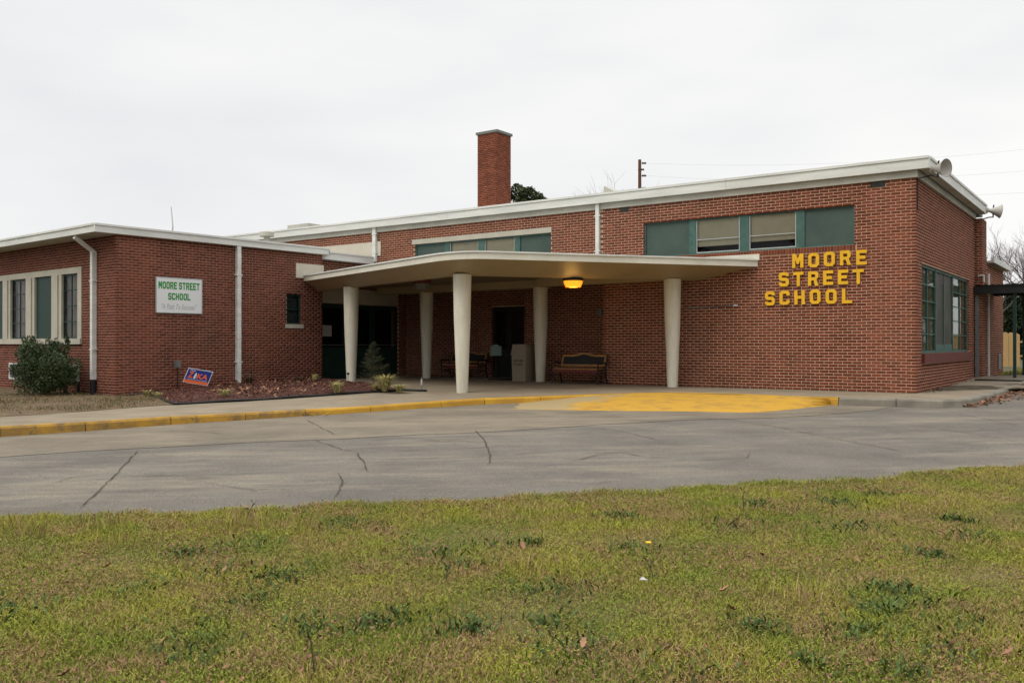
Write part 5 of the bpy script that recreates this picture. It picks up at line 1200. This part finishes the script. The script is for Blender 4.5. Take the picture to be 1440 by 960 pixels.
# ------------------------------------------------------------------ PLANTS
def leaf_cloud(centers, n, size, fn):
    """n leaf quads in ellipsoids [(c, radii, weight)]"""
    tot = sum(c[2] for c in centers); V = []
    for c, r, w_ in centers:
        k = int(n * w_ / tot); d = rng.normal(size=(k, 3)); d /= np.linalg.norm(d, axis=1)[:, None]; rad = rng.uniform(.35, 1.06, k) ** .45
        V.append(np.array(c) + d * rad[:, None] * np.array(r))
    Pn = np.concatenate(V); n_ = len(Pn); a = rng.normal(size=(n_, 3)); a /= np.linalg.norm(a, axis=1)[:, None]; b = rng.normal(size=(n_, 3)); b -= (a * b).sum(1)[:, None] * a; b /= np.linalg.norm(b, axis=1)[:, None]
    s_ = size * rng.uniform(.6, 1.3, n_)[:, None]; return np.stack([Pn - a * s_, Pn + b * s_ * .45, Pn + a * s_, Pn - b * s_ * .45], 1).reshape(-1, 3), np.arange(4 * n_).reshape(-1, 4)
def plant(name, lab, cat, loc, cl, n, size, m, stems, group=None, sm=M['bark']):
    t = thing(name, lab, cat, loc, group=group); V, F = leaf_cloud(cl, n, size, None); bulk('foliage' if name != 'pine_tree' else 'crown', V, F, m, t, kind=None)
    s_ = MB()
    for path, r_ in stems: s_.tube(path, r_, 6)
    off = Vector(loc)
    o = s_.build('stem' if 'tree' not in name else 'trunk', sm, None); o.parent = t
    return t
b0 = on(66, 556, S, 0); bc_ = []
for k in range(46): 
    a = random.uniform(0, 6.28); u = random.uniform(.1, 1) ** .6
    bc_.append(((math.cos(a) * .80 * u, math.sin(a) * .50 * u, random.uniform(.28, 1.14)), (.32, .30, .24), 1))
for k in range(14): a = random.uniform(0, 6.28); bc_.append(((math.cos(a) * .6, math.sin(a) * .45, random.uniform(1.1, 1.38)), (.07, .07, .13), .12))
for k in range(3): bc_.append(((.45 * RT[0] + random.uniform(0, .1), .45 * RT[1] + random.uniform(0, .1), 1.3 + k * .05), (.05, .05, .12), .08))
plant('holly_bush', 'dense dark green bush in front of the left wing window', 'bush', (b0[0], b0[1], b0[2]), bc_, 26000, .030, M['hedge'],
      [([(0, 0, -.05), (.05, .02, .3), (.1, .1, .9)], [.04, .03, .01]), ([(.40 * RT[0], .40 * RT[1], -.05), (.46 * RT[0], .46 * RT[1], .2), (.3 * RT[0], .3 * RT[1], .6)], [.05, .04, .02]), ([(.55 * RT[0], .55 * RT[1], -.02), (.42 * RT[0], .42 * RT[1], .25)], [.03, .02]), ([(-.1, .05, -.05), (-.2, .1, .5)], [.03, .01])])
# conifer-like shrub right of the left column
c0 = on(520, 541, S, .0); c0 = (c0[0] - .1, c0[1] + .25, c0[2])
t = thing('cedar_shrub', 'thin pointed evergreen shrub growing in the bed beside the left column', 'shrub', c0)
V = []; br = MB(); br.tube([(0, 0, 0), (.02, 0, .5), (0, .01, 1.12)], [.02, .012, .004], 6)
pts = []
for k in range(120):
    hz_ = random.uniform(.08, 1.1); ln = .56 * (1 - hz_ / 1.16) ** .85 * random.uniform(.6, 1.1); a = random.uniform(0, 6.28); dx, dy = math.cos(a), math.sin(a)
    br.tube([(0, 0, hz_), (dx * ln * .5, dy * ln * .5, hz_ + ln * .1), (dx * ln, dy * ln, hz_ + ln * .3)], [.006, .004, .002], 4, False)
    for i in range(22): q_ = random.uniform(.2, 1.05); pts.append((dx * ln * q_ + random.gauss(0, .018), dy * ln * q_ + random.gauss(0, .018), hz_ + ln * .3 * q_ + random.gauss(0, .02)))
Pn = np.array(pts); n_ = len(Pn); a = rng.normal(size=(n_, 3)); a[:, 2] += .6; a /= np.linalg.norm(a, axis=1)[:, None]; b = rng.normal(size=(n_, 3)); b -= (a * b).sum(1)[:, None] * a; b /= np.linalg.norm(b, axis=1)[:, None]
bulk('foliage', np.stack([Pn - a * .022, Pn + b * .006, Pn + a * .022, Pn - b * .006], 1).reshape(-1, 3), np.arange(4 * n_).reshape(-1, 4), M['conifer'], t, None)
o_ = br.build('stem', M['bark'], None); o_.parent = t
def tuft(px, py, h_, n, spread, lab, m=M['tuft']):
    x, y, z = on(px, py, S, .05); t = thing('grass_tuft', lab, 'ornamental grass', (x, y, z), group='ornamental grass tufts in the mulch bed'); s_ = MB()
    for k in range(n):
        a = random.uniform(0, 6.28); l = h_ * random.uniform(.5, 1.1); sp = spread * random.uniform(.2, 1.2); dx, dy = math.cos(a), math.sin(a); r0 = random.uniform(0, .06); w_ = .007
        p0_ = (dx * r0, dy * r0, -.02); p1_ = (dx * (r0 + sp * .35), dy * (r0 + sp * .35), l * .75); p2_ = (dx * (r0 + sp), dy * (r0 + sp), l * random.uniform(.55, 1.0))
        s_.add([(p0_[0] - dy * w_, p0_[1] + dx * w_, p0_[2]), (p0_[0] + dy * w_, p0_[1] - dx * w_, p0_[2]), (p1_[0] + dy * w_, p1_[1] - dx * w_, p1_[2]), p2_, (p1_[0] - dy * w_, p1_[1] + dx * w_, p1_[2])], [(0, 1, 2, 4), (4, 2, 3)])
    o = s_.build('blades', m, None); o.parent = t
for a in [(541, 549, .40, 520, .36, 'largest yellow ornamental grass tuft at the right end of the mulch bed'), (562, 550, .18, 220, .26, 'low grass tuft just right of the largest one'), (474, 552, .28, 300, .22, 'yellow grass tuft left of the first column'), (316, 560, .22, 220, .18, 'small green grass tuft in front of the yard sign'),
          (208, 556, .15, 140, .16, 'dry tan tuft at the left tip of the mulch bed'), (222, 557, .11, 80, .12, 'tiny tan tuft second from the left tip of the bed'), (443, 537, .26, 120, .15, 'thin dry tuft against the brick beside the entrance door'), (528, 548, .16, 120, .16, 'brownish tuft left of the largest one')]: tuft(*a)
dead = mat('dead_stem', (.10, .06, .04), .9, (.16, .10, .06), 5, .8, island=.4)
for a in [(350, 541, .35, 120, .40, 'sparse dead brown shrub beside the downpipe'), (420, 538, .22, 90, .30, 'sparse grey dead shrub under the small window')]: tuft(*a, dead)
# gate lamp, stake, conduit post
x, y, z = on(489.5, 538, S, .02); t = thing('path_light', 'short black solar path light in front of the left column', 'path light', (x, y, z)); m = MB(); m.tube([(x, y, z - .05), (x, y, z + .22)], .008, 6); m.build('stake', M['black'], t); m = MB(); m.lathe([(.012, .0), (.035, .02), (.04, .05), (.02, .07)], (x, y, z + .21), 12); m.build('lamp_head', M['black'], t)
x, y, z = on(593, 549.5, S, .0); t = thing('bed_stake', 'thin grey metal stake at the right end of the bed edging', 'stake', (x, y, z)); m = MB(); m.tube([(x, y, z - .05), (x, y, z + .33)], .010, 6); m.build('post', M['grey'], t); m = MB(); m.box(x - .02, x + .02, y - .012, y + .012, z + .14, z + .28); m.build('tag_plate', M['paper'], t)
x, y, _ = lwp(.16, 1.52, 0); z = S(x, y); t = thing('outlet_post', 'grey weatherproof outlet box on a black conduit at the brick wall', 'outlet', (x, y, z)); m = MB(); m.box(x - .05, x + .05, y - .06, y + .06, .46, .62); m.build('outlet_box', M['grey'], t)
m = MB(); m.tube([(x, y, .459), (x, y, z + .05), (x + .1, y - .1, z + .04), (x + .1, y - .8, z + .05)], .018, 6); m.build('conduit', M['black'], t)
# leaf drift along the right kerb
P = []
for _ in range(1000):
    t = random.random() ** .8; i = random.uniform(idx_at(1352), idx_at(1436)); j = int(i); k_ = Kd[j]; kn = Kd[min(j + 1, NK - 1)]; f_ = i - j; bx_, by_ = k_[0] + (kn[0] - k_[0]) * f_, k_[1] + (kn[1] - k_[1]) * f_
    g_ = (i - idx_at(1352)) / (idx_at(1436) - idx_at(1352)); dx, dy = kn[0] - k_[0], kn[1] - k_[1]; l = math.hypot(dx, dy) or 1; o_ = abs(random.gauss(0, .10 + .45 * g_)) + .02
    P.append((bx_ + dy / l * o_, by_ - dx / l * o_))
tag(flakes('leaf_drift', P, M['deadleaf'], .038, G, .05, .5, .5), 'drift of red brown dead leaves along the right kerb', 'leaf litter')
P = [(EX + abs(random.gauss(0, .12)) + .03, random.uniform(20.3, 28)) for _ in range(260)] + [(random.uniform(-9, EX), WY - abs(random.gauss(0, .04)) - .02) for _ in range(120)]
tag(flakes('wall_foot_litter', P, M['deadleaf'], .022, S, .02, .5, .5), 'leaf crumbs gathered at the foot of the brick wall', 'leaf litter')
# twig on the kerb at left
tw = MB(); x, y, z = on(432, 583, G, .03)
for k in range(14): a = random.uniform(0, 6.28); q_ = (x + random.gauss(0, .18), y + random.gauss(0, .1)); tw.tube([(q_[0], q_[1], z), (q_[0] + .14 * math.cos(a), q_[1] + .14 * math.sin(a), z + random.uniform(0, .06))], .004, 4)
tag(tw.build('twig_pile', M['bark']), 'small tangle of brown twigs against the yellow kerb', 'twigs')
# grass behind the walk, right
rr = rng.uniform(0, 1, 26000); P = np.stack([rng.uniform(-3.9, 12, 26000), rng.uniform(31.3, 42, 26000)], 1)
tag(blades(P, rng.uniform(.05, .14, len(P)), .012, .6, lambda q: np.full(len(q), .05), M['clover'], 'side_grass'), 'green grass strip between the walkway and the fence', 'grass')

# ------------------------------------------------------------------ TREES, POLE, WIRES
def branchy(m, p, d, l, r_, lvl, up=.15):
    n = 3; pts = [p]; q_ = Vector(p); dd = Vector(d).normalized()
    for i in range(n):
        dd = (dd + Vector((random.gauss(0, .12), random.gauss(0, .12), random.gauss(0, .08) + up * .15))).normalized(); q_ = q_ + dd * l / n; pts.append(q_.copy())
    m.tube(pts, [r_, r_ * .85, r_ * .7, r_ * .5], 4 if lvl < 3 else 6, False)
    if lvl <= 0: return
    for k in range(random.choice((2, 3, 3))):
        a = random.uniform(0, 6.28); s_ = random.uniform(.35, .8); side_ = Vector((math.cos(a), math.sin(a), .1)); nd = (dd + side_ * s_).normalized()
        branchy(m, pts[random.choice((1, 2, 3))] if k else pts[3], nd, l * random.uniform(.62, .8), r_ * .55, lvl - 1, up)
def bare_tree(px, D_, ht, lab, lvl=6, lean=0, base=0.0, r0=.16):
    x, y, _ = atD(px, 400, D_); t = thing('bare_tree', lab, 'tree', (x, y, base), group='leafless trees behind the school'); m = MB()
    l = ht * .27; m.tube([(0, 0, -.3), (0, 0, l)], [r0, r0 * .8], 8, False); m.build('trunk', M['twig'], None).parent = t
    m = MB()
    for k in range(4):
        a = k * 1.6 + random.random(); branchy(m, Vector((0, 0, l * .95)), Vector((math.cos(a) * .5, math.sin(a) * .5, 1)), l * .95, r0 * .6, lvl - 1)
    m.build('branches', M['twig'], None).parent = t
random.seed(21)
bare_tree(878, 60, 13.2, 'leafless tree rising behind the main roof left of the utility pole', 5, r0=.12)
bare_tree(925, 66, 13.6, 'leafless tree just right of the utility pole behind the roof', 5, r0=.1)
bare_tree(1398, 58, 8.6, 'leafless tree directly behind the low rear wing eave', 6, r0=.13); bare_tree(1418, 66, 9.6, 'leafless tree between the rear eave and the walkway posts', 6, r0=.14); bare_tree(1442, 62, 9.8, 'leafless tree cut by the right edge of the photo', 6, r0=.15); bare_tree(1475, 60, 9.6, 'leafless tree just past the right edge', 6, r0=.15)
# pine top beside the chimney
p = atD(742, 300, 58)
cl = [((random.uniform(-1.6, 1.5), random.uniform(-1.3, 1.3), random.uniform(9.0, 11.2)), (.42, .42, .32), 1) for _ in range(34)]
cl = [((c[0], c[1], min(c[2], 11.1 - .22 * (c[0] + .3) ** 2)), r, w_) for c, r, w_ in cl]
plant('pine_tree', 'rounded green pine top showing above the roof right of the chimney', 'tree', (p[0], p[1], 0), cl, 9000, .11, M['pine'], [([(0, 0, -.3), (.1, 0, 5), (0, .1, 10)], [.22, .17, .06])])
for i, (px_, D_, ht, lab) in enumerate([(1418, 62, 4.6, 'dark evergreen tree behind the picket fence, left one of three'), (1446, 60, 5.2, 'dark evergreen tree behind the walkway posts, middle one of three'), (1484, 64, 5.4, 'dark evergreen tree at the far right, right one of three')]):
    p = atD(px_, 400, D_); cl = []
    for k in range(34): a = random.uniform(0, 6.28); u = random.random() ** .5; cl.append(((math.cos(a) * 1.5 * u, math.sin(a) * 1.5 * u, random.uniform(.6, ht - .5)), (.65, .65, .55), 1))
    t = plant('evergreen_tree', lab, 'tree', (p[0], p[1], 0), cl, 9000, .13, M['evergreen'], [([(0, 0, -.2), (0, 0, ht * .8)], [.14, .05])], group='evergreens beyond the fence')
for i, (px_, D_, ht) in enumerate([(1540, 70, 7), (1600, 66, 6.4), (1750, 50, 9), (1900, 42, 9.5), (2150, 34, 9), (2500, 28, 9.5), (-90, 75, 9), (-170, 80, 10)]):  # unseen trees, added only to shape the light and window reflections
    p = atD(px_, 400, D_); cl = []
    for k in range(34): a = random.uniform(0, 6.28); u = random.random() ** .5; cl.append(((math.cos(a) * 2 * u, math.sin(a) * 2 * u, random.uniform(1.2, ht - .5)), (.85, .85, .7), 1))
    t = plant('evergreen_tree', 'unseen evergreen tree added outside the frame to shape light and reflections', 'tree', (p[0], p[1], 0), cl, 5000, .16, M['evergreen'], [([(0, 0, -.2), (0, 0, ht * .8)], [.18, .05])], group='evergreens added outside the frame for the light')
# unseen trees added behind the photographer to block low sky and darken the recess
src = [o for o in C.objects if o.name.startswith('evergreen_tree')][-1]
for i in range(15):
    a = HEAD + R(180) + R(-112 + i * 16); D_ = 27 + 5 * math.sin(i * 2.1); x, y = -math.sin(a) * D_, math.cos(a) * D_
    c_ = src.copy(); C.objects.link(c_); c_.location = (x, y, -.5); c_.scale = (1.75, 1.75, 1.0 + .12 * math.sin(i)); c_.rotation_euler = (0, 0, i * 1.3)
    c_['label'] = 'unseen evergreen tree added behind the photographer to block low sky light'; c_['group'] = 'trees added behind the photographer to block sky light'
    for ch in src.children: d_ = ch.copy(); C.objects.link(d_); d_.parent = c_
# utility pole with insulators and three wires
pp = atD(899.7, 300, 55.0); zt = EYE + (HZ - 224.5) / FPX * 55
up_ = thing('utility_pole', 'brown wooden utility pole with black insulators behind the main roof', 'utility pole', (pp[0], pp[1], 0))
m = MB(); m.tube([(pp[0], pp[1], -.3), (pp[0], pp[1], zt)], [.16, .095], 12); m.build('pole', M['pole'], up_)
hs = [zt - .22, zt - 1.0, zt - 1.78]; rt3 = Vector((RT[0], RT[1], 0))
for z_ in hs + [zt - .62]:
    base_ = Vector((pp[0], pp[1], z_)) + rt3 * (.13 if z_ != zt - .62 else .0); m = MB(); ln_ = .26
    m.tube([base_ - rt3 * .12, base_], .02, 6)
    for k in range(3): m.lathe([(.03, -.02), (.075, 0), (.06, .05), (.03, .06)], tuple(base_ + rt3 * (.03 + k * .09)), 10, rt3)
    m.build('insulator', M['black'], up_)
e_r, e_d = 36.0, 46.0; ex_, ey_ = cw(e_r, e_d)
for i, z_ in enumerate(hs):
    a = Vector((pp[0], pp[1], z_)) + rt3 * .4; b = Vector((ex_, ey_, zt - .1 - i * 1.35)); pts = [a.lerp(b, k / 30) - Vector((0, 0, 4 * .8 * (k / 30) * (1 - k / 30))) for k in range(31)]
    o_ = MB().tube(pts, .004, 5).build('power_line', M['horn']); tag(o_, ['topmost thin power line running right from the utility pole', 'middle thin power line running right from the utility pole', 'lowest thin power line running right from the utility pole'][i], 'wire', 'power lines')
m = MB(); m.tube([(ex_, ey_, -.3), (ex_, ey_, zt + .3)], [.16, .1], 10); tag(m.build('utility_pole', M['pole']), 'wooden utility pole outside the right of the frame', 'utility pole')
